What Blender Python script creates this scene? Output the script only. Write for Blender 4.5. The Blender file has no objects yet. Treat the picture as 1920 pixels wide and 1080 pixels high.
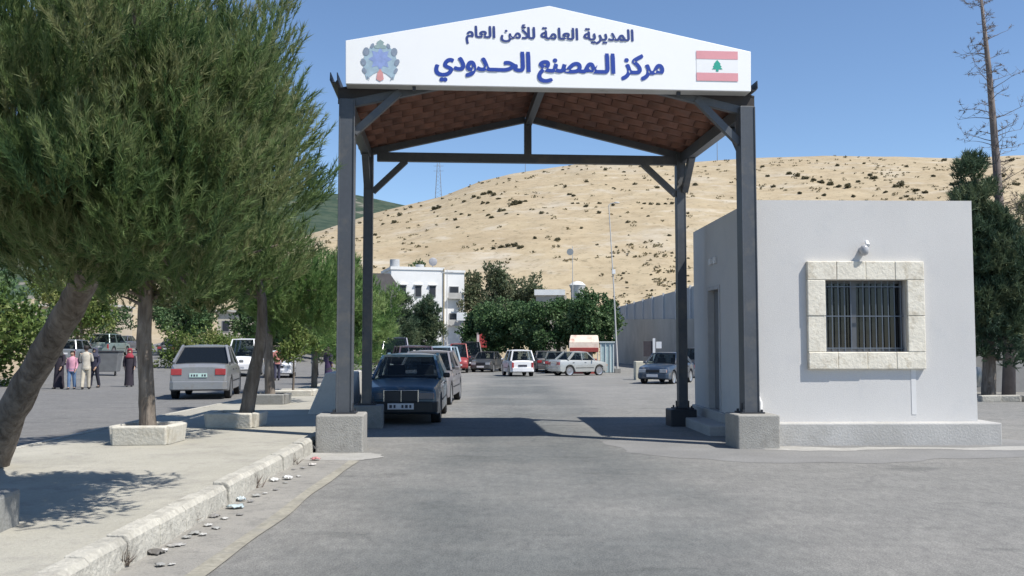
import bpy, bmesh, math, random
import numpy as np
from mathutils import Vector, Matrix

SC = bpy.context.scene
COL = SC.collection
R = math.radians
rng = np.random.default_rng(7)
rnd = random.Random(11)

# ------------------------------------------------------------------ camera
F = 1764.0                       # focal length in photo pixels
HC = 1.55                        # eye height
PITCH = math.atan(105.0 / F)
cd = bpy.data.cameras.new('camera')
cd.sensor_width = 36.0
cd.lens = 36.0 * F / 1920.0
cd.clip_start = 0.1
cd.clip_end = 6000
cam = bpy.data.objects.new('camera', cd)
COL.objects.link(cam)
cam.location = (0, 0, HC)
cam.rotation_euler = (math.pi / 2 + PITCH, 0, 0)
SC.camera = cam

# ------------------------------------------------------------------ sky, sun, exposure
SUNDIR = Vector((0.60, -0.34, 1.0)).normalized()
SUN_EL = math.asin(SUNDIR.z)
SUN_ROT = math.atan2(SUNDIR.x, SUNDIR.y)
W = bpy.data.worlds.new("World")
SC.world = W
W.use_nodes = True
nt = W.node_tree
sky = nt.nodes.new('ShaderNodeTexSky')
sky.sky_type = 'NISHITA'
sky.sun_disc = False
sky.sun_elevation = SUN_EL
sky.sun_rotation = SUN_ROT
sky.altitude = 1000
sky.air_density = 1.0
sky.dust_density = 0.05
sky.ozone_density = 4.5
nt.links.new(sky.outputs[0], nt.nodes['Background'].inputs[0])
nt.nodes['Background'].inputs[1].default_value = 0.11
sl = bpy.data.lights.new('sun', 'SUN')
sl.energy = 4.6
sl.angle = R(0.53)
sl.color = (1.0, 0.955, 0.88)
sun = bpy.data.objects.new('sun', sl)
COL.objects.link(sun)
sun.rotation_euler = SUNDIR.to_track_quat('Z', 'Y').to_euler()
sun.location = (20, -20, 40)
SC.view_settings.view_transform = 'Standard'
SC.view_settings.look = 'None'
SC.view_settings.gamma = 1
SC.view_settings.exposure = 0.5
try:
    SC.cycles.use_denoising = True
    SC.cycles.max_bounces = 6
    SC.cycles.transparent_max_bounces = 12
except Exception:
    pass

# ------------------------------------------------------------------ measuring helpers
_c, _s = math.cos(PITCH), math.sin(PITCH)
def ray(px, py):
    d = Vector((px - 960.0, _c * F - _s * (540 - py), _s * F + _c * (540 - py)))
    return d / d.y
def at(px, py, Y):
    d = ray(px, py)
    return Vector((d.x * Y, Y, HC + d.z * Y))
def X(px, Y): return (px - 960.0) * Y / F * 1.0
def G(x, y):
    g = -0.008 * max(0.0, y - 18.0)
    if y > 38 and x < -14:
        t = min(1.0, (-x - 14) / 8.0)
        t = t * t * (3 - 2 * t)
        g += 0.028 * (y - 38) * t
    return g
def ground(px, py, dz=0.0):
    d = ray(px, py)
    Y = 10.0
    for _ in range(60):
        z = G(d.x * Y, Y) + dz
        Y = (z - HC) / d.z if d.z < -1e-4 else 200
    return Vector((d.x * Y, Y, HC + d.z * Y))

# ------------------------------------------------------------------ tagging
def tag(o, label=None, cat=None, group=None, kind=None):
    if label: o['label'] = label
    if cat: o['category'] = cat
    if group: o['group'] = group
    if kind: o['kind'] = kind
    return o
def thing(name, label, cat, loc=(0, 0, 0), rz=0.0, group=None):
    o = bpy.data.objects.new(name, None)
    COL.objects.link(o)
    o.empty_display_size = 0.2
    o.location = loc
    o.rotation_euler = (0, 0, rz)
    return tag(o, label, cat, group)
def dup(o, loc=None, rz=None, sc=None, label=None, group=None, parent=None):
    c = o.copy()
    COL.objects.link(c)
    if parent is not None: c.parent = parent
    if loc is not None: c.location = loc
    if rz is not None: c.rotation_euler = (0, 0, rz)
    if sc is not None: c.scale = sc if hasattr(sc, '__len__') else (sc, sc, sc)
    if label: c['label'] = label
    if group: c['group'] = group
    for ch in list(o.children):
        dup(ch, parent=c)
    return c

# ------------------------------------------------------------------ materials
def newmat(name):
    m = bpy.data.materials.new(name)
    m.use_nodes = True
    return m, m.node_tree, m.node_tree.nodes['Principled BSDF']
def N(t, kind, **kw):
    n = t.nodes.new(kind)
    for k, v in kw.items(): setattr(n, k, v)
    return n
def noise(t, src, scale, detail=5, rough=.6, lo=.3, hi=.7, vec_scale=None, dist=0):
    if vec_scale is not None:
        mp = N(t, 'ShaderNodeMapping'); mp.inputs['Scale'].default_value = vec_scale
        t.links.new(src, mp.inputs['Vector']); src = mp.outputs[0]
    n = N(t, 'ShaderNodeTexNoise'); n.inputs['Scale'].default_value = scale
    n.inputs['Detail'].default_value = detail; n.inputs['Roughness'].default_value = rough
    n.inputs['Distortion'].default_value = dist
    t.links.new(src, n.inputs['Vector'])
    r = N(t, 'ShaderNodeMapRange'); r.inputs[1].default_value = lo; r.inputs[2].default_value = hi
    t.links.new(n.outputs['Fac'], r.inputs[0])
    return r.outputs[0]
def mixc(t, fac, a, b, mode='MIX'):
    m = N(t, 'ShaderNodeMix', data_type='RGBA', blend_type=mode)
    if isinstance(fac, (int, float)): m.inputs[0].default_value = fac
    else: t.links.new(fac, m.inputs[0])
    for i, c in ((6, a), (7, b)):
        if isinstance(c, (tuple, list)): m.inputs[i].default_value = (*c[:3], 1)
        else: t.links.new(c, m.inputs[i])
    return m.outputs[2]
def math2(t, op, a, b=0.5):
    m = N(t, 'ShaderNodeMath', operation=op)
    for i, c in ((0, a), (1, b)):
        if isinstance(c, (int, float)): m.inputs[i].default_value = c
        else: t.links.new(c, m.inputs[i])
    return m.outputs[0]
def coord(t, which='Object'):
    return N(t, 'ShaderNodeTexCoord').outputs[which]
def bump(t, p, h, strength, dist=0.01):
    b = N(t, 'ShaderNodeBump'); b.inputs['Strength'].default_value = strength; b.inputs['Distance'].default_value = dist
    t.links.new(h, b.inputs['Height']); t.links.new(b.outputs[0], p.inputs['Normal'])
def k(c, f): return tuple(min(1, x * f) for x in c)
_mc = {}
def M(name, col, rough=.8, var=.15, scale=3.0, fine=0.0, fscale=60, bmp=0.0, metal=0.0, spec=.4, coat=0.0, dirt=None, dscale=1.5, world=False):
    if name in _mc: return _mc[name]
    m, t, p = newmat(name)
    co = coord(t) if not world else N(t, 'ShaderNodeNewGeometry').outputs['Position']
    c = mixc(t, noise(t, co, scale), k(col, 1 - var), k(col, 1 + var))
    if fine:
        c = mixc(t, noise(t, co, fscale, 3), mixc(t, 1.0, c, (1 - fine,) * 3, 'MULTIPLY'), c)
    if dirt:
        c = mixc(t, noise(t, co, dscale, 8, .7, .52, .72), c, dirt)
    t.links.new(c, p.inputs['Base Color'])
    p.inputs['Roughness'].default_value = rough
    p.inputs['Metallic'].default_value = metal
    p.inputs['Specular IOR Level'].default_value = spec
    p.inputs['Coat Weight'].default_value = coat
    if bmp: bump(t, p, noise(t, co, fscale, 4), bmp)
    _mc[name] = m
    return m
def paint(name, col, rough=.32, metal=.25):
    return M('paint_' + name, col, rough, .06, 2, metal=metal, coat=.35, dirt=k((.45, .40, .33), .6) if sum(col) < 1.2 else None, dscale=2.2)
def leafmat(name, cols, trans=.25):
    m, t, p = newmat(name)
    a = N(t, 'ShaderNodeAttribute', attribute_name='tint')
    cr = N(t, 'ShaderNodeValToRGB')
    els = cr.color_ramp.elements
    for i, c in enumerate(cols):
        e = els[i] if i < 2 else els.new(0.5)
        e.position = i / (len(cols) - 1); e.color = (*c, 1)
    t.links.new(a.outputs['Fac'], cr.inputs[0])
    t.links.new(cr.outputs[0], p.inputs['Base Color'])
    p.inputs['Roughness'].default_value = .6
    p.inputs['Specular IOR Level'].default_value = .25
    tr = N(t, 'ShaderNodeBsdfTranslucent'); t.links.new(cr.outputs[0], tr.inputs[0])
    mx = N(t, 'ShaderNodeMixShader'); mx.inputs[0].default_value = trans
    t.links.new(p.outputs[0], mx.inputs[1]); t.links.new(tr.outputs[0], mx.inputs[2])
    t.links.new(mx.outputs[0], t.nodes['Material Output'].inputs[0])
    return m
def glassmat(name, tint=(.74, .79, .81), mixg=.16):
    m, t, p = newmat(name)
    p.inputs['Base Color'].default_value = (.015, .02, .025, 1)
    p.inputs['Roughness'].default_value = .05
    p.inputs['Specular IOR Level'].default_value = .8
    tr = N(t, 'ShaderNodeBsdfTransparent'); tr.inputs[0].default_value = (*tint, 1)
    mx = N(t, 'ShaderNodeMixShader'); mx.inputs[0].default_value = mixg
    t.links.new(tr.outputs[0], mx.inputs[1]); t.links.new(p.outputs[0], mx.inputs[2])
    t.links.new(mx.outputs[0], t.nodes['Material Output'].inputs[0])
    return m

# ------------------------------------------------------------------ mesh builder
class MB:
    def __init__(s): s.v = []; s.f = []
    def add(s, vs, fs):
        o = len(s.v); s.v += [tuple(v) for v in vs]; s.f += [tuple(i + o for i in f) for f in fs]; return s
    def box(s, c, d, mat=None):
        x, y, z = d[0] / 2, d[1] / 2, d[2] / 2
        vs = [Vector((a, b, e)) for a in (-x, x) for b in (-y, y) for e in (-z, z)]
        if mat is not None: vs = [mat @ v for v in vs]
        c = Vector(c)
        return s.add([v + c for v in vs], [(0, 1, 3, 2), (4, 6, 7, 5), (0, 4, 5, 1), (2, 3, 7, 6), (0, 2, 6, 4), (1, 5, 7, 3)])
    def bar(s, a, b, w, h, up=(0, 0, 1)):
        a, b = Vector(a), Vector(b); d = (b - a); L = d.length; d.normalize()
        u = Vector(up); x = d.cross(u)
        if x.length < 1e-4: x = d.cross(Vector((0, 1, 0)))
        x.normalize(); z = x.cross(d)
        m = Matrix((x, d, z)).transposed()
        return s.box((a + b) / 2, (w, L, h), m)
    def loft(s, rings, cap=True):
        n = len(rings[0]); vs = [p for r in rings for p in r]; fs = []
        for i in range(len(rings) - 1):
            for j in range(n):
                q = (j + 1) % n
                fs.append((i * n + j, i * n + q, (i + 1) * n + q, (i + 1) * n + j))
        if cap:
            fs.append(tuple(range(n))[::-1]); fs.append(tuple((len(rings) - 1) * n + j for j in range(n)))
        return s.add(vs, fs)
    def tube(s, pts, rad, n=8, jit=0.0):
        pts = [Vector(p) for p in pts]; rings = []
        if not hasattr(rad, '__len__'): rad = [rad] * len(pts)
        for i, p in enumerate(pts):
            d = (pts[min(i + 1, len(pts) - 1)] - pts[max(i - 1, 0)]).normalized()
            x = d.cross(Vector((0.13, 0.97, 0.2))).normalized()
            y = d.cross(x)
            rings.append([p + (x * math.cos(2 * math.pi * j / n) + y * math.sin(2 * math.pi * j / n)) * rad[i] * (1 + (rnd.uniform(-jit, jit) if jit else 0)) for j in range(n)])
        return s.loft(rings)
    def ell(s, rings, n=14):   # rings: (cx,cy,z,rx,ry)
        return s.loft([[(cx + rx * math.cos(2 * math.pi * j / n), cy + ry * math.sin(2 * math.pi * j / n), z) for j in range(n)] for cx, cy, z, rx, ry in rings])
    def sphere(s, c, r, n=10, m=7):
        rx, ry, rz = r if hasattr(r, '__len__') else (r, r, r)
        return s.loft([[(c[0] + rx * math.sin(a) * math.cos(2 * math.pi * j / n), c[1] + ry * math.sin(a) * math.sin(2 * math.pi * j / n), c[2] - rz * math.cos(a)) for j in range(n)] for a in [0.02 + (math.pi - .04) * i / m for i in range(m + 1)]])
    def prism(s, poly, mapf, d0, d1):   # poly in 2D, mapf(u,v,d)->xyz
        n = len(poly)
        vs = [mapf(u, v, d0) for u, v in poly] + [mapf(u, v, d1) for u, v in poly]
        fs = [tuple(range(n))[::-1], tuple(range(n, 2 * n))] + [(i, (i + 1) % n, n + (i + 1) % n, n + i) for i in range(n)]
        return s.add(vs, fs)
    def build(s, name, mat, parent=None, smooth=None, bevel=0, seg=2, loc=None, recalc=True):
        me = bpy.data.meshes.new(name)
        me.from_pydata(s.v, [], s.f)
        if recalc:
            bm = bmesh.new(); bm.from_mesh(me); bmesh.ops.recalc_face_normals(bm, faces=bm.faces); bm.to_mesh(me); bm.free()
        if smooth is not None:
            me.polygons.foreach_set('use_smooth', [True] * len(me.polygons))
            if smooth < 179: me.set_sharp_from_angle(angle=R(smooth))
        if mat is not None: me.materials.append(mat)
        o = bpy.data.objects.new(name, me); COL.objects.link(o)
        if parent is not None: o.parent = parent
        if loc is not None: o.location = loc
        if bevel:
            b = o.modifiers.new('bevel', 'BEVEL'); b.width = bevel; b.segments = seg; b.limit_method = 'ANGLE'; b.angle_limit = R(40)
        return o

def npmesh(name, V, faces_n, mat, parent=None, tint=None):
    """V (nf*faces_n,3): separate faces of faces_n corners each"""
    nv = len(V); nf = nv // faces_n
    me = bpy.data.meshes.new(name)
    me.vertices.add(nv); me.loops.add(nv); me.polygons.add(nf)
    me.vertices.foreach_set('co', np.ascontiguousarray(V, dtype=np.float32).ravel())
    me.loops.foreach_set('vertex_index', np.arange(nv, dtype=np.int32))
    me.polygons.foreach_set('loop_start', np.arange(0, nv, faces_n, dtype=np.int32))
    me.update(calc_edges=True)
    if tint is not None:
        a = me.attributes.new('tint', 'FLOAT', 'FACE'); a.data.foreach_set('value', np.ascontiguousarray(tint, dtype=np.float32))
    me.materials.append(mat)
    o = bpy.data.objects.new(name, me); COL.objects.link(o)
    if parent is not None: o.parent = parent
    return o
def unit(a): return a / (np.linalg.norm(a, axis=-1, keepdims=True) + 1e-9)
def leaves(name, P, D, nl, length, width, spread, shoot, mat, parent, tint, quad=False):
    n = len(P)
    D = unit(D)
    base = P[:, None, :] + D[:, None, :] * rng.uniform(0, shoot, (n, nl, 1))
    ld = unit(D[:, None, :] + spread * rng.normal(size=(n, nl, 3)))
    L = length * rng.uniform(.65, 1.2, (n, nl, 1))
    side = unit(np.cross(ld, rng.normal(size=(n, nl, 3)))) * width / 2 * rng.uniform(.7, 1.3, (n, nl, 1))
    tip = base + ld * L
    if quad:
        mid = base + ld * L * .5
        V = np.stack([base, mid + side, tip, mid - side], axis=2).reshape(-1, 3); fn = 4
    else:
        V = np.stack([base - side, base + side, tip], axis=2).reshape(-1, 3); fn = 3
    tt = np.clip(np.repeat(tint, nl) + rng.normal(0, .07, n * nl), 0, 1)
    return npmesh(name, V, fn, mat, parent, tt)

# ------------------------------------------------------------------ palette
M_ASPH = None
def asphalt(name, col, dusty):
    m, t, p = newmat(name)
    co = N(t, 'ShaderNodeNewGeometry').outputs['Position']
    c = mixc(t, noise(t, co, .35, 6, .65), k(col, .86), k(col, 1.12))
    c = mixc(t, noise(t, co, 1.0, 4, .6, .35, .7, (1.3, .07, 1)), c, mixc(t, 1.0, c, (.86, .87, .88), 'MULTIPLY'))
    c = mixc(t, math2(t, 'MULTIPLY', noise(t, co, .16, 5, .6, .48, .66), .6), c, dusty)

    sx_ = N(t, 'ShaderNodeSeparateXYZ'); t.links.new(co, sx_.inputs[0])
    off = math2(t, 'ABSOLUTE', math2(t, 'ADD', math2(t, 'ADD', sx_.outputs[0], -.75), math2(t, 'MULTIPLY', noise(t, co, .4, 4), .9)))
    lane = N(t, 'ShaderNodeMapRange', interpolation_type='SMOOTHSTEP'); lane.inputs[1].default_value = .8; lane.inputs[2].default_value = 2.3
    t.links.new(off, lane.inputs[0])
    c = mixc(t, math2(t, 'MULTIPLY', lane.outputs[0], .7), c, mixc(t, noise(t, co, 1.3, 5), k(dusty, .84), k(dusty, .98)))
    # tar patches and scuffs, wider than long
    s = noise(t, co, .6, 6, .6, .60, .66, (.8, 2.0, 1))
    c = mixc(t, math2(t, 'MULTIPLY', s, .45), c, k(col, .62))
    # fine cracks
    v = N(t, 'ShaderNodeTexVoronoi', feature='DISTANCE_TO_EDGE'); v.inputs['Scale'].default_value = .45
    wn = N(t, 'ShaderNodeTexNoise'); wn.inputs['Scale'].default_value = 1.6; wn.inputs['Detail'].default_value = 6
    t.links.new(co, wn.inputs['Vector'])
    ad = N(t, 'ShaderNodeMixRGB'); ad.blend_type = 'ADD'; ad.inputs[0].default_value = .55
    t.links.new(co, ad.inputs[1]); t.links.new(wn.outputs['Color'], ad.inputs[2]); t.links.new(ad.outputs[0], v.inputs['Vector'])
    cr = N(t, 'ShaderNodeMapRange'); cr.inputs[1].default_value = .006; cr.inputs[2].default_value = .014; cr.inputs[3].default_value = 1; cr.inputs[4].default_value = 0
    t.links.new(v.outputs['Distance'], cr.inputs[0])
    ck = math2(t, 'MULTIPLY', cr.outputs[0], noise(t, co, .5, 3, .5, .52, .6))
    c = mixc(t, math2(t, 'MULTIPLY', ck, .22), c, k(col, .5))
    c = mixc(t, noise(t, co, 2.2, 6, .7, .3, .7), mixc(t, 1.0, c, (.88, .88, .885), 'MULTIPLY'), mixc(t, 1.0, c, (1.09, 1.09, 1.08), 'MULTIPLY'))
    c = mixc(t, noise(t, co, 13, 4, .75, .3, .7, (1, .45, 1)), mixc(t, 1.0, c, (.80, .80, .81), 'MULTIPLY'), mixc(t, 1.0, c, (1.16, 1.16, 1.15), 'MULTIPLY'))
    c = mixc(t, noise(t, co, 60, 2, .7, .3, .7), mixc(t, 1.0, c, (.70, .70, .71), 'MULTIPLY'), mixc(t, 1.0, c, (1.28, 1.28, 1.27), 'MULTIPLY'))
    t.links.new(c, p.inputs['Base Color'])
    p.inputs['Roughness'].default_value = .85
    p.inputs['Specular IOR Level'].default_value = .25
    bump(t, p, noise(t, co, 70, 4, .7), .5, .01)
    return m
def earthy(name, a, b, dust, rough=.95, s1=.4, s2=5, bmp=.4, extra=None):
    m, t, p = newmat(name)
    co = N(t, 'ShaderNodeNewGeometry').outputs['Position']
    c = mixc(t, noise(t, co, s1, 7, .65), a, b)
    c = mixc(t, noise(t, co, s2, 5, .7, .5, .75), c, dust)
    c = mixc(t, noise(t, co, 50, 3, .7), mixc(t, 1.0, c, (.82, .82, .82), 'MULTIPLY'), c)
    if extra: c = extra(t, co, c)
    t.links.new(c, p.inputs['Base Color'])
    p.inputs['Roughness'].default_value = rough; p.inputs['Specular IOR Level'].default_value = .15
    bump(t, p, noise(t, co, 40, 5, .7), bmp, .012)
    return m
MA_ROAD = asphalt('asphalt', (.155, .160, .155), (.275, .266, .248))
MA_ROAD2 = asphalt('side_asphalt', (.15, .15, .15), (.205, .20, .192))
MA_PAVE = earthy('pavement_concrete', (.36, .345, .295), (.46, .44, .38), (.31, .295, .265), s1=.7, s2=2.5)
MA_EARTH = earthy('dry_earth', (.34, .27, .18), (.44, .36, .25), (.25, .22, .16))
MA_GUT = earthy('gutter_dust', (.27, .26, .24), (.35, .335, .305), (.19, .185, .175), s1=1.2, s2=6)
MA_CONC = M('raw_concrete', (.33, .32, .295), .9, .14, 1.8, .18, 45, .35, dirt=(.20, .19, .17), dscale=2.2)
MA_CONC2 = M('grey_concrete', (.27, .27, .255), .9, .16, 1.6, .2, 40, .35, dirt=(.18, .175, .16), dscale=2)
MA_KERB = M('kerb_whitewash', (.47, .45, .395), .9, .16, 3.0, .25, 22, .8, dirt=(.25, .235, .205), dscale=2.6, world=True)
MA_STEEL = M('slate_steel_paint', (.075, .084, .098), .45, .1, 2.5, .1, 20, spec=.5, dirt=(.13, .125, .115), dscale=1.8)
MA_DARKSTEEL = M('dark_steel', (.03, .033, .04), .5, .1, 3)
MA_BLACK = M('black_rubber', (.018, .018, .019), .75, .15, 8)
MA_BLACKPL = M('black_plastic', (.025, .026, .028), .5, .1, 6)
MA_CHROME = M('chrome', (.65, .66, .68), .18, .03, 4, metal=1)
MA_RIM = M('wheel_alloy', (.42, .43, .45), .35, .08, 6, metal=.7)
MA_GLASS = glassmat('car_glass')
MA_GLASSD = glassmat('tinted_glass', (.22, .25, .3), .5)
MA_LAMPG = M('headlamp_glass', (.35, .38, .42), .12, .1, 6, spec=.8)
MA_LAMPB = M('dim_headlamp', (.06, .09, .13), .12, .1, 6, spec=.8)
MA_TAIL = M('tail_lamp_red', (.33, .035, .04), .2, .1, 10, spec=.6)
MA_PLATE = M('plate_white', (.62, .62, .64), .5, .05, 5)
MA_PLATEG = M('plate_pale_green', (.45, .62, .58), .5, .05, 5)
MA_INK = M('plate_ink', (.05, .05, .07), .6, .05, 5)
MA_SEAT = M('seat_cloth', (.04, .042, .05), .9, .15, 8)
MA_BARK = None
def bark(name, a, b, dark):
    m, t, p = newmat(name)
    co = coord(t)
    h = noise(t, co, 7, 6, .65, .3, .7, (1.6, 1.6, .35), .6)
    c = mixc(t, h, dark, mixc(t, noise(t, co, 2.5, 4), a, b))
    t.links.new(c, p.inputs['Base Color']); p.inputs['Roughness'].default_value = .95; p.inputs['Specular IOR Level'].default_value = .1
    bump(t, p, h, .9, .03)
    return m
MA_BARK = bark('pine_bark', (.235, .20, .165), (.33, .29, .25), (.10, .082, .068))
MA_BARKP = bark('pale_bark', (.27, .24, .20), (.34, .31, .27), (.13, .11, .095))
ML_PINE = leafmat('pine_needles', [(.05, .098, .04), (.135, .205, .072), (.235, .305, .112), (.32, .31, .165)], .45)
ML_PINE2 = leafmat('sunlit_tone_pine_needles', [(.085, .16, .05), (.145, .25, .075), (.215, .32, .10), (.28, .35, .14)], .4)  # brighter copy of the needle colours, sunlit look put into the tint
ML_FICUS = leafmat('ficus_leaves', [(.038, .078, .034), (.07, .135, .052), (.11, .18, .075), (.15, .21, .10)], .25)
ML_OLIVE = leafmat('grey_green_leaves', [(.06, .085, .05), (.105, .135, .07), (.155, .18, .10), (.21, .20, .125)], .28)
ML_LIGHT = leafmat('yellow_green_leaves', [(.07, .12, .03), (.13, .19, .05), (.19, .24, .07), (.26, .27, .10)], .3)
ML_DARKP = leafmat('dark_conifer_needles', [(.035, .066, .042), (.065, .108, .06), (.105, .145, .075), (.155, .18, .095)], .22)
ML_DRY = leafmat('dry_twigs', [(.11, .09, .08), (.16, .13, .11), (.2, .16, .13)], .1)
ML_SHRUB = leafmat('hill_shrub_leaves', [(.10, .095, .06), (.135, .13, .08), (.17, .155, .10), (.21, .185, .12)], .2)

# ================================================================== SETTING
def sheet(name, xs, ys, dz, mat, fx=None):
    """grid following the ground, fx(x,y)->x lets the edges bend"""
    b = MB(); nx = len(xs)
    vs = []
    for y in ys:
        for x in xs:
            xx = fx(x, y) if fx else x
            vs.append((xx, y, G(xx, y) + dz))
    fs = [(j * nx + i, j * nx + i + 1, (j + 1) * nx + i + 1, (j + 1) * nx + i) for j in range(len(ys) - 1) for i in range(nx - 1)]
    b.add(vs, fs)
    o = b.build(name, mat, recalc=False)
    return tag(o, kind='structure')
def frange(a, b, n): return [a + (b - a) * i / (n - 1) for i in range(n)]
ROADYAW = 0.0262
def kerbx(y): return -2.50 - ROADYAW * y           # road side face of the median kerb
def medl(y): return -6.15 - 0.034 * y              # far edge of the median
YS = [-12, -4, 2, 6, 10, 14, 18, 22, 26, 30, 34, 38, 44, 50, 58, 66, 76, 88, 100, 115, 130, 150]
sheet('ground', [-900, -300, -120, -70, -50, -40, -34, -28, -24, -22, -20, -18, -16, -14, -12, -6, 0, 10, 20, 40, 80, 300, 900], [-60] + YS + [200, 400, 900], -0.07, MA_EARTH)
sheet('road', [0, .15, .3, .5, .7, .85, 1], YS, 0.0, MA_ROAD, lambda u, y: kerbx(y) - .02 + u * ((26 if y < 45 else 15.5) - kerbx(y)))
sheet('side_road', [0, .2, .4, .6, .7, .8, .9, 1], YS, -0.002, MA_ROAD2, lambda u, y: medl(y) + .02 - u * (7.5 + .26 * max(0, y - 12)))
sheet('pavement', [0, .25, .5, .75, 1], [y for y in YS if y < 110], 0.19, MA_PAVE, lambda u, y: kerbx(y) - .16 + u * (medl(y) - kerbx(y) + .30))
def edgex(y): return -2.15 + .012 * math.sin(y * 1.7)
sheet('gutter', [0, .3, .6, 1], [-4, -2, 0, 1, 2] + frange(2.2, 13.2, 60), 0.004, MA_GUT, lambda u, y: kerbx(y) - .01 + u * (edgex(y) + .05 - kerbx(y)))
def edgex(y): return -2.15 + .012 * math.sin(y * 1.7)
sheet('edge_line', [0, .5, 1], frange(2, 12.6, 60), 0.009, M('faded_edge_paint', (.33, .31, .255), .9, .2, 3, .3, 18, .2, dirt=(.235, .228, .21), dscale=1.6, world=True), lambda u, y: edgex(y) - .02 + u * (.13 + .012 * math.sin(y * 3.1)))
# cement spills at the foot of the footing and the booth
def blob(name, pts, dz, mat):
    q = random.Random(len(pts)); P = [Vector(p) for p in pts]
    for lv in range(4):
        Q = []
        for i in range(len(P)):
            a, c = P[i], P[(i + 1) % len(P)]; L = (c - a).length
            Q += [a, (a + c) / 2 + Vector((q.uniform(-1, 1), q.uniform(-1, 1))) * L * .11]
        P = Q
    b = MB(); b.add([(p.x, p.y, G(p.x, p.y) + dz) for p in P], [tuple(range(len(P)))])
    return tag(b.build(name, mat, recalc=False), kind='structure')
MA_CEM = M('spilled_cement', (.38, .37, .345), .95, .15, 2, .2, 25, .4, dirt=(.30, .29, .27), dscale=2.5, world=True)
blob('cement_patch', [(-2.85, 12.75), (-2.2, 12.6), (-1.95, 12.75), (-1.75, 13.0), (-1.82, 13.3), (-2.0, 13.5), (-2.9, 13.5)], .006, MA_CEM)
blob('cement_strip', [(3.7, 13.95), (4.3, 13.72), (5.2, 13.9), (6.2, 14.0), (7.0, 13.85), (7.9, 13.9), (9.8, 13.78), (9.9, 14.1), (8.0, 14.5), (3.7, 14.4)], .005, MA_CEM)
blob('concrete_apron', [(1.6, 13.6), (2.3, 12.9), (3.3, 12.4), (4.8, 12.3), (5.8, 12.9), (7.5, 13.1), (9.8, 12.9), (9.9, 15.0), (2.6, 16.0), (1.4, 15.2)], .0025, M('worn_apron', (.225, .222, .214), .9, .16, .8, .25, 30, .3, dirt=(.18, .18, .176), dscale=.9, world=True))
# kerb stones of the median, laid end to end
kb = MB(); y = -2.0
while y < 100:
    L = .62 if y < 40 else 3.0
    j = rnd.uniform(-.026, .02); jz = rnd.uniform(-.018, .016)
    x0, x1 = kerbx(y), kerbx(y + L)
    g0, g1 = G(x0, y), G(x1, y + L)
    prof = [(0.02, -.1), (0.0, .165), (-.035, .205), (-.165, .21), (-.175, -.1)]
    a = [(x0 + px + j, y + .007, g0 + pz + jz) for px, pz in prof]
    c = [(x1 + px + j * .6, y + L - .007, g1 + pz + jz) for px, pz in prof]
    kb.loft([a, c]); y += L
tag(kb.build('kerb', MA_KERB, bevel=.012), kind='structure')
kb = MB(); y = 2.0
while y < 100:
    L = .8 if y < 40 else 3
    x0, x1 = medl(y), medl(y + L); g0, g1 = G(x0, y), G(x1, y + L)
    prof = [(-.02, -.1), (0, .17), (.03, .2), (.13, .203), (.14, -.1)]
    kb.loft([[(x0 + px, y + .008, g0 + pz) for px, pz in prof], [(x1 + px, y + L - .008, g1 + pz) for px, pz in prof]]); y += L
tag(kb.build('kerb', MA_KERB, bevel=.01), kind='structure')

# ---- hills
def hill(name, crest, Yc, Y0, zbase, back, mat, nx, ny, rough, seed, shape):
    pxs = [c[0] for c in crest]; pys = [c[1] for c in crest]
    xs = np.linspace(X(pxs[0], Yc), X(pxs[-1], Yc), nx)
    cz = HC + (645 - np.interp(xs / Yc * F + 960, pxs, pys)) * Yc / F
    r = np.random.default_rng(seed)
    ts = np.concatenate([np.linspace(0, 1, ny), [1.12, 1.5]])
    Z = np.zeros((len(ts), nx)); Yv = Y0 + (Yc - Y0) * ts
    for i, tt in enumerate(ts):
        s_ = shape(tt) if tt <= 1 else 1 - (tt - 1) * .35
        Z[i] = zbase + (cz - zbase) * s_
    nz = np.zeros_like(Z)
    for f_, a_ in ((3, .7), (7, .5), (15, .4), (34, .35), (80, .22), (140, .14)):
        ph = r.uniform(0, 6.28, 6)
        xx, tt = np.meshgrid(np.linspace(0, 1, nx), ts)
        nz += a_ * (np.sin(xx * f_ * 3.1 + ph[0] + 2 * np.sin(tt * f_ * .8 + ph[1])) * np.sin(tt * f_ * 1.1 + ph[2] + 1.5 * np.sin(xx * f_ * 1.7 + ph[3])))
    env = np.sin(np.clip(ts, 0, 1) * math.pi)[:, None] * .9 + .1
    Z += nz * rough * env
    b = MB()
    b.v = [(float(xs[j]), float(Yv[i]), float(Z[i, j])) for i in range(len(ts)) for j in range(nx)]
    b.f = [(i * nx + j, i * nx + j + 1, (i + 1) * nx + j + 1, (i + 1) * nx + j) for i in range(len(ts) - 1) for j in range(nx - 1)]
    o = b.build(name, mat, smooth=180, recalc=False)
    tag(o, kind='structure')
    def surf(x, y):
        tt = (y - Y0) / (Yc - Y0)
        i = min(max(tt * (ny - 1), 0), ny - 1.001); j = min(max((x - xs[0]) / (xs[1] - xs[0]), 0), nx - 1.001)
        i0, j0 = int(i), int(j); fi, fj = i - i0, j - j0
        return float((Z[i0, j0] * (1 - fj) + Z[i0, j0 + 1] * fj) * (1 - fi) + (Z[i0 + 1, j0] * (1 - fj) + Z[i0 + 1, j0 + 1] * fj) * fi)
    def hit(px, py):
        d = ray(px, py); last = None
        for q in range(800):
            yy = Y0 + (Yc - Y0) * q / 799
            if HC + d.z * yy <= surf(d.x * yy, yy): return Vector((d.x * yy, yy, surf(d.x * yy, yy)))
        return None
    return surf, hit
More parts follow.
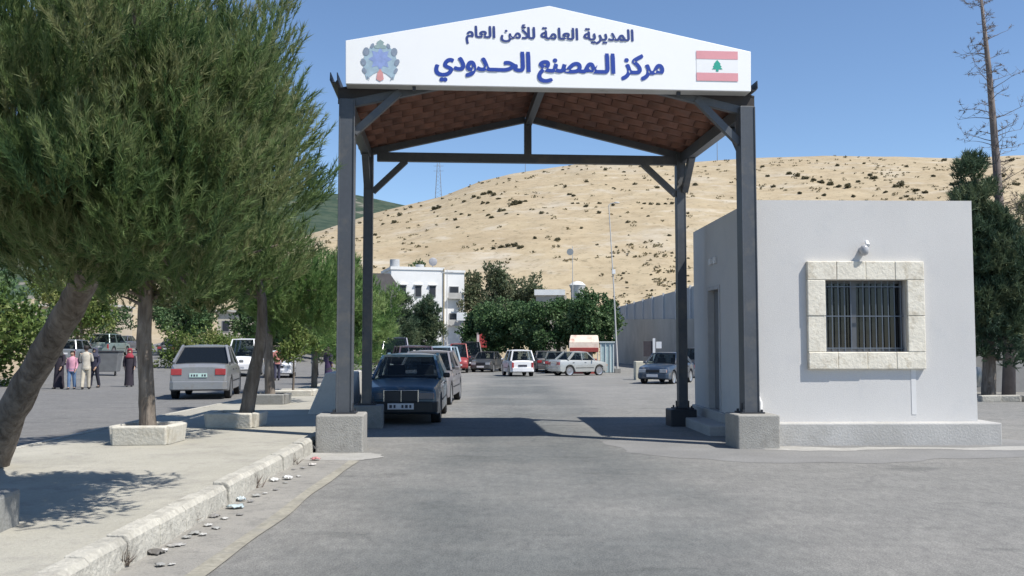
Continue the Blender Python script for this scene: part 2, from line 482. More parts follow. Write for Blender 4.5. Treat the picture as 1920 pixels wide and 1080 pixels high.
def hillmat(t, co, c):
    lay = noise(t, co, .05, 6, .6, .42, .66, (.35, .35, 3.2))
    c = mixc(t, math2(t, 'MULTIPLY', lay, .5), c, (.36, .285, .185))
    rock = noise(t, co, .022, 7, .68, .54, .66)
    c = mixc(t, math2(t, 'MULTIPLY', rock, .55), c, (.43, .395, .335))
    br = noise(t, co, .16, 6, .72, .50, .70)
    c = mixc(t, math2(t, 'MULTIPLY', br, .7), c, (.26, .20, .125))
    c = mixc(t, math2(t, 'MULTIPLY', noise(t, co, .33, 7, .75, .35, .7, (.6, .6, 1.6)), .5), c, (.27, .215, .14))
    c = mixc(t, math2(t, 'MULTIPLY', noise(t, co, .09, 5, .7, .55, .72, (.5, .5, 2.4)), .7), c, (.50, .46, .39))
    sp = noise(t, co, .55, 4, .7, .57, .68)
    return mixc(t, math2(t, 'MULTIPLY', sp, .7), c, (.14, .125, .08))
MA_HILL = earthy('dry_hillside_grass', (.41, .335, .225), (.49, .41, .28), (.36, .29, .19), s1=.03, s2=.12, bmp=.3, extra=hillmat)
def woodmat(t, co, c):
    c = mixc(t, noise(t, co, .05, 4, .6, .40, .58), (.03, .052, .036), c)
    return mixc(t, noise(t, co, .02, 3, .5, .60, .64), c, (.18, .17, .145))
MA_MOUNT = earthy('hazed_wooded_mountain', (.05, .075, .052), (.085, .10, .068), (.045, .068, .048), s1=.01, s2=.03, bmp=.2, extra=woodmat)  # slight distance haze put into the bluish green base colours
CREST = [(-400, 640), (200, 600), (420, 520), (560, 455), (620, 428), (700, 399), (760, 384), (830, 366), (900, 338), (960, 323), (1040, 311), (1100, 303), (1200, 301), (1300, 301), (1420, 293), (1550, 289), (1700, 291), (1800, 294), (1920, 288), (2150, 285), (2600, 330)]
hsurf, hhit = hill('hill', CREST, 420, 150, -2.0, 0, MA_HILL, 300, 130, 1.5, 3, lambda t: t * (1.12 - .12 * t))
hill('mountain', [(-1500, 420), (-700, 330), (-200, 300), (100, 310), (300, 325), (480, 345), (560, 354), (620, 361), (660, 362), (700, 370), (740, 379), (800, 392), (900, 420), (1100, 470), (1500, 560)], 1500, 600, -6, 0, MA_MOUNT, 160, 40, 7, 5, lambda t: t)

# ================================================================== THE GATE
GA = R(4.0)
gate_o = Vector((-2.476, 14.0, 0))
GU = Vector((math.cos(GA), math.sin(GA), 0)); GV = Vector((-math.sin(GA), math.cos(GA), 0))
GW, GD = 6.12, 3.65
def gloc(u, v, z): return gate_o + GU * u + GV * v + Vector((0, 0, z))
def ghit(px, py, v):      # pixel -> local (u,z) on the gate plane at depth v
    d = ray(px, py); p0 = gate_o + GV * v
    tt = (p0 - Vector((0, 0, HC))).dot(GV) / d.dot(GV)
    w = Vector((0, 0, HC)) + d * tt - gate_o
    return w.dot(GU), w.z
gate = thing('entrance_canopy', 'tall slate steel gateway canopy with tiled gable roof straddling the road', 'canopy', gate_o, GA)
EZ, RZ = 5.22, 5.92
for (u, v, wd, z0) in ((0, 0, .23, .53), (GW, .02, .23, .5), (.02, GD, .165, .42), (GW - .12, GD, .165, .32)):
    b = MB()
    b.box((u, v, (z0 + EZ) / 2), (wd * .92, wd, EZ - z0))
    b.box((u - wd * .47, v, (z0 + EZ) / 2), (.02, wd * 1.12, EZ - z0 - .02)); b.box((u + wd * .47, v, (z0 + EZ) / 2), (.02, wd * 1.12, EZ - z0 - .02))
    b.build('post', MA_STEEL, gate, bevel=.006)
    b = MB(); b.box((u, v, z0 + .012), (.36, .36, .02))
    for sx in (-.14, .14):
        for sy in (-.14, .14): b.box((u + sx, v + sy, z0 + .04), (.03, .03, .04))
    b.bar((u + .12, v - .0, z0 + .02), (u + .12, v, z0 + .15), .012, .07); b.bar((u - .12, v, z0 + .02), (u - .12, v, z0 + .15), .012, .07)
    b.build('base_plate', MA_DARKSTEEL, gate)
# beams
b = MB(); b.box((GW / 2, GD, 5.09), (GW - .35, .12, .17)); b.build('tie_beam', MA_STEEL, gate, bevel=.005)
b = MB(); b.box((GW / 2 - .02, GD, 5.52), (.14, .11, .69)); b.build('king_post', MA_STEEL, gate, bevel=.005)
for u in (0.0, GW - .05):
    b = MB(); b.box((u, GD / 2 - .0, EZ - .09), (.15, GD - .18, .2)); b.build('eave_beam', MA_STEEL, gate, bevel=.005)
b = MB(); b.box((GW / 2, GD / 2, RZ - .1), (.12, GD + .1, .16)); b.build('ridge_beam', MA_STEEL, gate, bevel=.005)
def brace(a, c, w=.1):
    b = MB(); b.bar(a, c, w, w * 1.1); b.build('knee_brace', MA_STEEL, gate, bevel=.004)
brace((.10, GD, 4.42), (.72, GD, 5.02)); brace((GW - .2, GD, 4.42), (GW - .85, GD, 5.02))
brace((.10, 0.0, 4.72), (.78, .0, 5.36)); brace((GW - .1, .02, 4.66), (GW - .78, .02, 5.34))
for u in (0.0, GW - .05):
    brace((u, GD - .05, 4.5), (u, GD - .62, 5.06), .12); brace((u, .1, 4.55), (u, .65, 5.06), .1)
# rafters at both gable ends
for v in (.04, GD):
    for sgn in (0, 1):
        u0, u1 = (-.12, GW / 2 - .07) if sgn == 0 else (GW + .08, GW / 2 + .07)
        b = MB(); b.bar((u0, v, EZ - .08), (u1, v, RZ - .02 - .05), .1, .12); b.build('rafter', MA_STEEL, gate, bevel=.004)
# roof tiles
def tilemat():
    m, t, p = newmat('clay_tiles')
    co = coord(t)
    sp = N(t, 'ShaderNodeSeparateXYZ'); t.links.new(co, sp.inputs[0])
    fu = math2(t, 'FLOOR', math2(t, 'ADD', math2(t, 'DIVIDE', sp.outputs[0], .36), 0)); fv = math2(t, 'FLOOR', math2(t, 'DIVIDE', sp.outputs[1], .42))
    cb = N(t, 'ShaderNodeCombineXYZ'); t.links.new(fu, cb.inputs[0]); t.links.new(fv, cb.inputs[1])
    wn = N(t, 'ShaderNodeTexWhiteNoise', noise_dimensions='3D'); t.links.new(cb.outputs[0], wn.inputs['Vector'])
    c = mixc(t, wn.outputs[0], (.17, .078, .055), (.25, .115, .075))
    c = mixc(t, noise(t, co, 5, 5, .6, .4, .75), c, (.16, .09, .07))
    t.links.new(c, p.inputs['Base Color']); p.inputs['Roughness'].default_value = .85
    bump(t, p, noise(t, co, 30, 4), .3)
    return m
MA_TILE = tilemat()
ov = .15
slope_n = 9
roof = None
b = MB()
nv = 9; vper = .42; vlist = []
v0, v1 = .02, GD + .22
kk = int((v1 - v0) / vper)
for side in (0, 1):
    for c_ in range(slope_n):
        f0, f1 = c_ / slope_n, (c_ + 1) / slope_n - .0015
        for q in range(kk):
            va = v0 + q * vper
            stag = .0
            rows = []
            for e, ff in enumerate((max(0, f0 - (.5 / slope_n if q % 2 else 0)), min(1, f1 - (.5 / slope_n if q % 2 else 0) + (.5 / slope_n if q % 2 and c_ == slope_n - 1 else 0)))):
                ring = []
                for w in range(nv):
                    a = w / (nv - 1)
                    hz = .06 * math.sin(math.pi * a) + (.006 if e == 0 else 0.0)
                    ue = -ov + (GW / 2 + ov) * ff
                    uu = ue if side == 0 else GW - ue - .0
                    zz = EZ - .07 + (RZ - EZ + .07) * ff + .02 + hz
                    ring.append((uu, va + .028 + (vper - .056) * a, zz))
                rows.append(ring)
            o0 = len(b.v)
            b.v += rows[0] + rows[1]
            for w in range(nv - 1): b.f.append((o0 + w, o0 + w + 1, o0 + nv + w + 1, o0 + nv + w))
rf = b.build('roof', MA_TILE, gate, smooth=60)
sd = rf.modifiers.new('thick', 'SOLIDIFY'); sd.thickness = .016; sd.offset = 1
b = MB()       # dark boarding that closes the roof above the tiles
for side in (0, 1):
    def um(u): return u if side == 0 else GW - u
    b.add([(um(-ov), v0, EZ + .16), (um(-ov), v1, EZ + .16), (GW / 2, v1, RZ + .22), (GW / 2, v0, RZ + .22), (um(-ov), v0, EZ + .19), (um(-ov), v1, EZ + .19), (GW / 2, v1, RZ + .25), (GW / 2, v0, RZ + .25)],
          [(0, 1, 2, 3), (4, 7, 6, 5), (0, 4, 5, 1), (0, 3, 7, 4), (1, 5, 6, 2)])
for side in (0, 1):
    def um(u): return u if side == 0 else GW - u
    for va in (v0 + .004, v1 - .03):
        b.add([(um(u_), va + dv_, z_) for dv_ in (0, .022) for u_, z_ in ((-ov, EZ - .05), (GW / 2 - .001, RZ + .03), (GW / 2 - .001, RZ + .215), (-ov, EZ + .155))], [(0, 1, 2, 3), (4, 7, 6, 5), (0, 4, 5, 1), (2, 6, 7, 3), (0, 3, 7, 4)])
b.build('roof_boarding', M('roof_boards', (.055, .05, .05), .9, .2, 4), rf)
# eave gutters with open ends
for u, sg in ((-.20, -1), (GW + .10, 1)):
    b = MB(); prof = [(-.07, .17), (-.075, 0), (-.04, -.05), (.04, -.05), (.075, 0), (.07, .17), (.055, .17), (.06, .01), (.03, -.035), (-.03, -.035), (-.06, .01), (-.055, .17)]
    b.loft([[(u + px * .8, v, EZ + .27 + pz * .7) for px, pz in prof] for v in (-.12, GD + .25)])
    b.build('gutter_channel', MA_DARKSTEEL, gate)
# ---- sign on the gable
SV = -.30
MA_SIGN = M('sign_white', (.89, .89, .885), .45, .01, 3, spec=.4)
MA_SIGNE = M('sign_edge', (.50, .50, .49), .6, .12, 3, dirt=(.32, .31, .29))
P_ = [ghit(648, 76, SV), ghit(1030, 11, SV), ghit(1408, 97, SV), ghit(1408, 171, SV), ghit(648, 157, SV)]
zb_ = (P_[3][1] + P_[4][1]) / 2
P_[3] = (P_[3][0], zb_ - .0); P_[4] = (P_[4][0], zb_)
sign = thing('gable_sign', 'white pentagonal gable sign with blue Arabic lettering mounted across the gateway front', 'sign', gloc(0, SV, 0), GA)
gm = lambda u, z, d: (u, d, z)
b = MB(); b.prism(P_, gm, 0, .05); b.build('sign_face', MA_SIGN, sign, bevel=.006)
b = MB()
for i in range(5):
    (ua, za), (ub, zbb) = P_[i], P_[(i + 1) % 5]
    ang = Vector((ub - ua, 0, zbb - za)).normalized()
    inw = Vector((ang.z, 0, -ang.x)) * .02
    b.add([(ua, .05, za), (ub, .05, zbb), (ub, .27, zbb), (ua, .27, za), (ua + inw.x, .05, za + inw.z), (ub + inw.x, .05, zbb + inw.z), (ub + inw.x, .27, zbb + inw.z), (ua + inw.x, .27, za + inw.z)],
          [(0, 1, 2, 3), (4, 7, 6, 5), (2, 6, 7, 3), (0, 4, 5, 1), (1, 5, 6, 2), (0, 3, 7, 4)])
b.build('sign_edge', MA_SIGNE, sign)
for px in (776, 1275):
    u, z = ghit(px, 168, SV); b = MB(); b.box((u, .1, zb_ - .03), (.05, .06, .06)); b.build('fixing_clip', MA_DARKSTEEL, sign)

def lettering(name, text, box, offset, mat, parent, ripple=0.0):
    """text in visual order; every outline of every glyph is filled alone and set a hair apart, then fitted to the box (u0,u1,z0,z1)"""
    cu = bpy.data.curves.new(name, 'FONT'); cu.body = text; cu.size = 1
    tmp = bpy.data.objects.new('tmp', cu); COL.objects.link(tmp)
    dg = bpy.context.evaluated_depsgraph_get()
    src = tmp.evaluated_get(dg).to_curve(dg)
    polys = []
    for sp in src.splines:
        pts = sp.bezier_points; n = len(pts); out = []
        if sp.type == 'BEZIER':
            for i in range(n):
                a, c = pts[i], pts[(i + 1) % n]
                straight = a.handle_right_type == 'VECTOR' and c.handle_left_type == 'VECTOR'
                for s_ in range(5):
                    t_ = s_ / 5; w = 1 - t_
                    q = a.co * w ** 3 + a.handle_right * 3 * w * w * t_ + c.handle_left * 3 * w * t_ * t_ + c.co * t_ ** 3
                    if not out or (q - out[-1]).length > .018: out.append(q.copy())
        else: out = [Vector(q.co[:3]) for q in sp.points]
        ar = sum(out[i].x * out[(i + 1) % len(out)].y - out[(i + 1) % len(out)].x * out[i].y for i in range(len(out))) / 2
        polys.append((ar, out))
    tmp.evaluated_get(dg).to_curve_clear() if hasattr(tmp.evaluated_get(dg), 'to_curve_clear') else None
    big = max(polys, key=lambda q: abs(q[0])); sgn = 1 if big[0] > 0 else -1
    outer = [q for a, q in polys if a * sgn > 0]; holes = [q for a, q in polys if a * sgn < 0]
    def inside(p, poly):
        c = False; j = len(poly) - 1
        for i in range(len(poly)):
            if (poly[i].y > p.y) != (poly[j].y > p.y) and p.x < (poly[j].x - poly[i].x) * (p.y - poly[i].y) / (poly[j].y - poly[i].y) + poly[i].x: c = not c
            j = i
        return c
    V, Fc = [], []
    for i, o_ in enumerate(outer):
        hs = [h for h in holes if inside(h[0], o_)]
        c2 = bpy.data.curves.new('g', 'CURVE'); c2.dimensions = '2D'; c2.fill_mode = 'BOTH'; c2.offset = offset
        for poly in [o_] + hs:
            s2 = c2.splines.new('POLY'); s2.points.add(len(poly) - 1)
            for q, pt in zip(s2.points, poly): q.co = (pt.x, pt.y, 0, 1)
            s2.use_cyclic_u = True
        ob = bpy.data.objects.new('g', c2); COL.objects.link(ob)
        dg = bpy.context.evaluated_depsgraph_get()
        me = ob.evaluated_get(dg).to_mesh()
        b0 = len(V)
        for si, sh in enumerate((-.013, .013)):
            b0 = len(V)
            V += [(v.co.x + sh, v.co.y, (i % 7) * 2 + si) for v in me.vertices]; Fc += [tuple(b0 + q for q in f.vertices) for f in me.polygons]
        ob.evaluated_get(dg).to_mesh_clear()
        bpy.data.objects.remove(ob); bpy.data.curves.remove(c2)
    bpy.data.objects.remove(tmp)
    xs = [v[0] for v in V]; ys = [v[1] for v in V]
    x0, x1, y0, y1 = min(xs), max(xs), min(ys), max(ys); u0, u1, z0, z1 = box
    b = MB()
    b.v = [(u0 + (x - x0) / (x1 - x0) * (u1 - u0), -.0045 - d * .0004, z0 + (y - y0) / (y1 - y0) * (z1 - z0)) for x, y, d in V]
    b.f = Fc
    return b.build(name, mat, parent)
L1 = "\uFE8D\uFEDF\uFEE4\uFEAA\uFEF3\uFEAE\uFEF3\uFE94 \uFE8D\uFEDF\uFECC\uFE8E\uFEE3\uFE94 \uFEDF\uFEF8\uFEE3\uFEE6 \uFE8D\uFEDF\uFECC\uFE8E\uFEE1"
L2 = "\uFEE3\uFEAE\uFEDB\uFEB0 \uFE8D\uFEDF\u0640\uFEE4\uFEBC\uFEE8\uFECA \uFE8D\uFEDF\uFEA4\u0640\u0640\uFEAA\uFEED\uFEA9\uFEF1"
MA_BLUE1 = M('navy_lettering', (.035, .06, .22), .5, .03, 3)
MA_BLUE2 = M('royal_blue_lettering', (.022, .06, .33), .5, .03, 3)
def sbox(x0, x1, y0, y1):
    a, c = ghit(x0, y1, SV), ghit(x1, y0, SV); e, f_ = ghit(x0, y0, SV), ghit(x1, y1, SV)
    return (a[0], c[0], (a[1] + f_[1]) / 2, (c[1] + e[1]) / 2)
lettering('lettering', L1[::-1], sbox(873, 1188, 47, 86), .022, MA_BLUE1, sign)
lettering('lettering', L2[::-1], sbox(814, 1245, 98, 157), .030, MA_BLUE2, sign)
# emblem
emb_u, emb_z = ghit(713, 113, SV)
em = bpy.data.objects.new('emblem', None); 
def flat(b, pts, d): b.add([(emb_u + x, d, emb_z + z) for x, z in pts], [tuple(range(len(pts)))])
sc_ = .00794
def E_(pts): return [(x * sc_ * 1.0, z * sc_) for x, z in pts]
b = MB()       # wreath body
flat(b, E_([(-25, -37), (-30, -20), (-32, 0), (-26, 18), (-14, 27), (14, 27), (26, 18), (31, 0), (30, -20), (25, -37), (12, -26), (0, -20), (-12, -26)]), -.0045)
em = b.build('emblem', M('emblem_pale_teal', (.36, .48, .56), .5, .15, 12), sign)
b = MB()
for s_ in (-1, 1):
    for (x, z, a, ln) in ((26, 16, 60, 13), (31, -4, 85, 12), (29, -20, 100, 11), (22, -34, 120, 10), (15, 27, 30, 9)):
        pts = []
        for q in range(10):
            th = 2 * math.pi * q / 10
            lx, lz = ln * .62 * math.cos(th) * .75, ln * .62 * math.sin(th)
            ca, sa = math.cos(R(a - 60)), math.sin(R(a - 60))
            pts.append((s_ * (x + lx * ca - lz * sa * -1 * .3), z + lz * ca + lx * sa * .3))
        if s_ < 0: pts = pts[::-1]
        flat(b, E_(pts), -.0075)
b.build('wreath_leaves', M('emblem_slate', (.25, .30, .38), .5, .15, 20), em)
b = MB()
pts = []
for q in range(16):
    r_ = 22 if q % 2 == 0 else 14
    pts.append((r_ * math.sin(2 * math.pi * q / 16), 2 + r_ * math.cos(2 * math.pi * q / 16)))
flat(b, E_(pts), -.006)
b.build('emblem_star', M('emblem_lilac', (.27, .35, .62), .5, .15, 14), em)
b = MB(); flat(b, E_([(-10, 22), (-12, 27), (-5, 30), (-7, 34), (0, 39), (7, 34), (5, 30), (12, 27), (10, 22)]), -.0068)
b.build('emblem_crest', M('emblem_sage', (.30, .40, .40), .5, .15, 14), em)
b = MB(); flat(b, E_([(-7, -36), (0, -40), (7, -36), (5, -24), (0, -16), (-5, -24)]), -.0068)
b.build('emblem_shield', M('emblem_red', (.66, .32, .31), .5, .1, 14), em)
# flag printed on the board
fb = sbox(1306, 1383, 96, 152)
u0, u1, z0, z1 = fb
b = MB(); b.add([(u0, -.004, z0), (u1, -.004, z0), (u1, -.004, z1), (u0, -.004, z1)], [(0, 1, 2, 3)])
flag = b.build('flag', M('flag_white', (.84, .84, .84), .5, .02, 4), sign)
b = MB(); h = (z1 - z0) * .27
for za in (z0, z1 - h): b.add([(u0, -.007, za), (u1, -.007, za), (u1, -.007, za + h), (u0, -.007, za + h)], [(0, 1, 2, 3)])
b.build('flag_stripe', M('flag_rose', (.72, .33, .36), .5, .05, 4), flag)
b = MB(); cx, cz_ = (u0 + u1) / 2 + .0, (z0 + z1) / 2
pts = [(-.02, -.085), (.02, -.085), (.02, -.05), (.085, -.05), (.05, -.02), (.07, -.01), (.04, .02), (.055, .03), (0, .095), (-.055, .03), (-.04, .02), (-.07, -.01), (-.05, -.02), (-.085, -.05), (-.02, -.05)]
b.add([(cx + x, -.0075, cz_ + z) for x, z in pts], [tuple(range(len(pts)))])
b.build('cedar', M('flag_green', (.03, .36, .27), .5, .05, 4), flag)
# ---- footings under the four posts
def footing(label, u, v, sx, sy, h, mat, du=0, dv=0, rz=0.0):
    b = MB(); rr = random.Random(label)
    n = 5
    b.box((0, 0, h / 2 - .02), (sx, sy, h + .04))
    o = b.build('concrete_footing', mat, bevel=.025, seg=3)
    sub = None
    o.location = gloc(u + du, v + dv, 0); o.location.z = G(o.location.x, o.location.y); o.rotation_euler = (0, 0, GA + rz)
    return tag(o, label, 'footing', 'concrete footings under the gateway posts')
footing('pale concrete block at the kerb, nearest one under the lettered gateway', 0, 0, .68, .70, .53, MA_CONC, -.03, -.05)
footing('pale concrete block with a dark crack beside the grey booth plinth', GW, 0, .64, .66, .50, MA_CONC, .0, -.08)
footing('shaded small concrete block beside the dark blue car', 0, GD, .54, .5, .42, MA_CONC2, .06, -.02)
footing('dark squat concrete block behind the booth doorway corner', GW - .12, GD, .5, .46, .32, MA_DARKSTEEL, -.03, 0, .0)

# ================================================================== GUARD BOOTH
KA = R(1.5)
k0 = Vector((3.80, 14.75, 0))
booth = thing('guard_booth', 'square grey rendered guard booth with one barred stone framed window', 'booth', k0, KA)
KW, KD, KH, PZ = 7.30 - 3.80, 4.3, 3.82, .34
def wallmat():
    m, t, p = newmat('grey_render')
    co = coord(t)
    c = mixc(t, noise(t, co, .8, 5), (.575, .565, .55), (.62, .608, .59))
    c = mixc(t, noise(t, co, 2.0, 7, .7, .55, .8), c, (.53, .53, .53))
    c = mixc(t, noise(t, co, 30, 3, .7), mixc(t, 1.0, c, (.95, .95, .95), 'MULTIPLY'), c)
    t.links.new(c, p.inputs['Base Color']); p.inputs['Roughness'].default_value = .85; p.inputs['Specular IOR Level'].default_value = .2
    bump(t, p, noise(t, co, 70, 4), .25, .006)
    return m
MA_WALL = wallmat()
def kx(px): return (px - 960) * 14.75 / F - 3.80
def kz(py): return HC + (645 - py) * 14.75 / F
wx0, wx1, wz0, wz1 = kx(1547), kx(1702), kz(660), kz(525)
b = MB(); T = .26
# front wall around the window
def fbox(b, x0, x1, y0, y1, z0, z1): b.box(((x0 + x1) / 2, (y0 + y1) / 2, (z0 + z1) / 2), (x1 - x0, y1 - y0, z1 - z0))
fbox(b, 0, wx0, 0, T, PZ, KH); fbox(b, wx1, KW, 0, T, PZ, KH); fbox(b, wx0, wx1, 0, T, PZ, wz0); fbox(b, wx0, wx1, 0, T, wz1, KH)
dy0, dy1, dzt = 2.15, 3.1, 2.62
fbox(b, 0, T, T, dy0, PZ, KH); fbox(b, 0, T, dy1, KD, PZ, KH); fbox(b, 0, T, dy0, dy1, dzt, KH)
fbox(b, T, KW - T, KD - T, KD, PZ, KH); fbox(b, KW - T, KW, T, KD, PZ, KH)
fbox(b, T, KW - T, T, KD - T, KH - .3, KH - .12)
wall = b.build('wall', MA_WALL, booth)
b = MB(); fbox(b, -.06, KW + .22, -.30, KD + .05, -.05, PZ); fbox(b, -.45, -.06, 1.2, 3.6, -.05, .17)
b.build('plinth', M('plinth_concrete', (.45, .44, .42), .9, .12, 1.2, .15, 30, .3, dirt=(.36, .35, .325), dscale=1.6), booth, bevel=.02)
b = MB(); b.box((kx(1713), -.004, (PZ + wz0) / 2 - .05), (.075, .003, wz0 - PZ - .32)); b.build('lime_streak', M('lime_run', (.66, .655, .645), .8, .06, 3), booth)
b = MB(); fbox(b, T, KW - T, T + .9, T + 1.0, PZ, KH - .3); b.build('shade_toned_partition', M('shade_toned_partition', (.035, .045, .06), .8, .1, 2), booth)  # darkness of the room put into the partition's blue-black colour
# window
stone = M('split_limestone', (.76, .71, .60), .9, .10, 4, .08, 22, .35, dirt=(.48, .42, .32), dscale=7)
b = MB(); ox0, ox1, oz0, oz1 = kx(1513), kx(1735), kz(692), kz(490)
rr = random.Random(4)
def stones(b, horizontal, a0, a1, c0, c1):
    q = a0; n = max(2, int((a1 - a0) / .42)); L = (a1 - a0) / n
    for i in range(n):
        pr = -.07 + rr.uniform(-.008, .008)
        if horizontal: fbox(b, q + .0015, q + L - .0015, pr, .03, c0, c1)
        else: fbox(b, c0, c1, pr, .03, q + .0015, q + L - .0015)
        q += L
stones(b, True, ox0, ox1, wz1, oz1); stones(b, True, ox0, ox1, oz0, wz0); stones(b, False, wz0, wz1, ox0, wx0); stones(b, False, wz0, wz1, wx1, ox1)
b.v = [(x, y, z) for x, y, z in b.v]
win = b.build('window', stone, booth, bevel=.012)
alu = M('window_aluminium', (.12, .125, .135), .45, .08, 6, metal=.4)
b = MB(); fw = .045
fbox(b, wx0, wx0 + fw, .13, .19, wz0, wz1); fbox(b, wx1 - fw, wx1, .13, .19, wz0, wz1); fbox(b, wx0 + fw, wx1 - fw, .13, .19, wz1 - fw, wz1); fbox(b, wx0 + fw, wx1 - fw, .13, .19, wz0, wz0 + fw)
mx_ = wx0 + (wx1 - wx0) * .36
fbox(b, mx_, mx_ + .09, .125, .185, wz0 + fw, wz1 - fw)
b.build('window_frame', alu, win)
b = MB(); fbox(b, wx0 + fw, wx1 - fw, .165, .172, wz0 + fw, wz1 - fw); b.build('pane', glassmat('booth_glass', (.18, .23, .30), .55), win)
b = MB(); n = 13
for i in range(n):
    xx = wx0 + .05 + (wx1 - wx0 - .1) * i / (n - 1)
    if abs(xx - mx_ - .045) < .06: continue
    b.tube([(xx, .075, wz0 + .01), (xx, .075, wz1 - .01)], .009, 6)
for zz in (wz0 + .06, (wz0 + wz1) / 2 + .0, wz1 - .1): fbox(b, wx0 + .01, wx1 - .01, .066, .084, zz - .007, zz + .007)
b.build('grille', M('grille_paint', (.14, .165, .20), .5, .1, 5, metal=.3), win)
b = MB(); xb0 = mx_ + .16; fbox(b, xb0, wx1 - .2, .32, .36, wz0 + .03, wz1 - .28); b.build('inner_shutter', M('inner_shutter', (.07, .085, .11), .7, .1, 4), win)
# door in the shaded flank
b = MB(); fbox(b, .10, .15, dy0 + .07, dy1 - .07, PZ + .01, dzt - .07)
for za, zb2 in ((PZ + .2, 1.2), (1.35, dzt - .25)): fbox(b, .085, .1, dy0 + .2, dy1 - .2, za, zb2)
dr = b.build('door', M('door_grey', (.20, .205, .215), .6, .08, 3), booth, bevel=.005)
b = MB(); fbox(b, -.02, .16, dy0, dy0 + .07, PZ, dzt); fbox(b, -.02, .16, dy1 - .07, dy1, PZ, dzt); fbox(b, -.02, .16, dy0 + .07, dy1 - .07, dzt - .07, dzt)
b.build('door_frame', M('door_frame', (.46, .46, .46), .6, .08, 4), dr)
b = MB(); b.tube([(.08, dy0 + .16, 1.35), (.03, dy0 + .16, 1.35), (.03, dy0 + .28, 1.35)], .012, 6); b.build('handle', MA_CHROME, dr)
# lamps and bits on the walls
def wall_lamp(x, y, z, nx, ny):
    b = MB(); b.tube([(x, y, z), (x + nx * .05, y + ny * .05, z)], [.06, .05], 12)
    o = b.build('wall_lamp', M('lamp_base', (.42, .42, .43), .5, .1, 5), booth, smooth=40)
    b = MB(); b.sphere((x + nx * .10, y + ny * .10, z - .01), (.07, .07, .09), 14, 9); b.build('lamp_globe', M('lamp_globe', (.42, .42, .43), .2, .15, 9, spec=.7), o, smooth=180)
    b = MB(); b.tube([(x + nx * .11 + .04, y + ny * .11 - .02, z + .06), (x + .06, y + ny * .04, z + .13)], [.035, .03], 8); b.build('lamp_holder', M('lamp_white', (.75, .75, .75), .4, .05, 5), o, smooth=60)
wall_lamp(kx(1621), 0, kz(468), 0, -1)
for q_ in (2.35, 2.68):
    b = MB(); fbox(b, -.05, 0, q_, q_ + .15, 3.02, 3.14); b.build('switch_box', M('switch_white', (.7, .7, .7), .5, .05, 4), booth, bevel=.01)
b = MB(); b.tube([(.02, -.02, kz(398)), (-.03, -.13, kz(392))], [.035, .045], 8); b.build('spout', MA_BLACKPL, booth)
b = MB(); b.tube([(.06, -.03, PZ), (.06, -.03, PZ + .32)], .035, 8); b.tube([(.06, -.03, PZ + .3), (.0, -.05, PZ + .45)], .03, 8); b.build('drain_pipe', M('pvc', (.72, .71, .70), .5, .06, 5), booth, smooth=60)

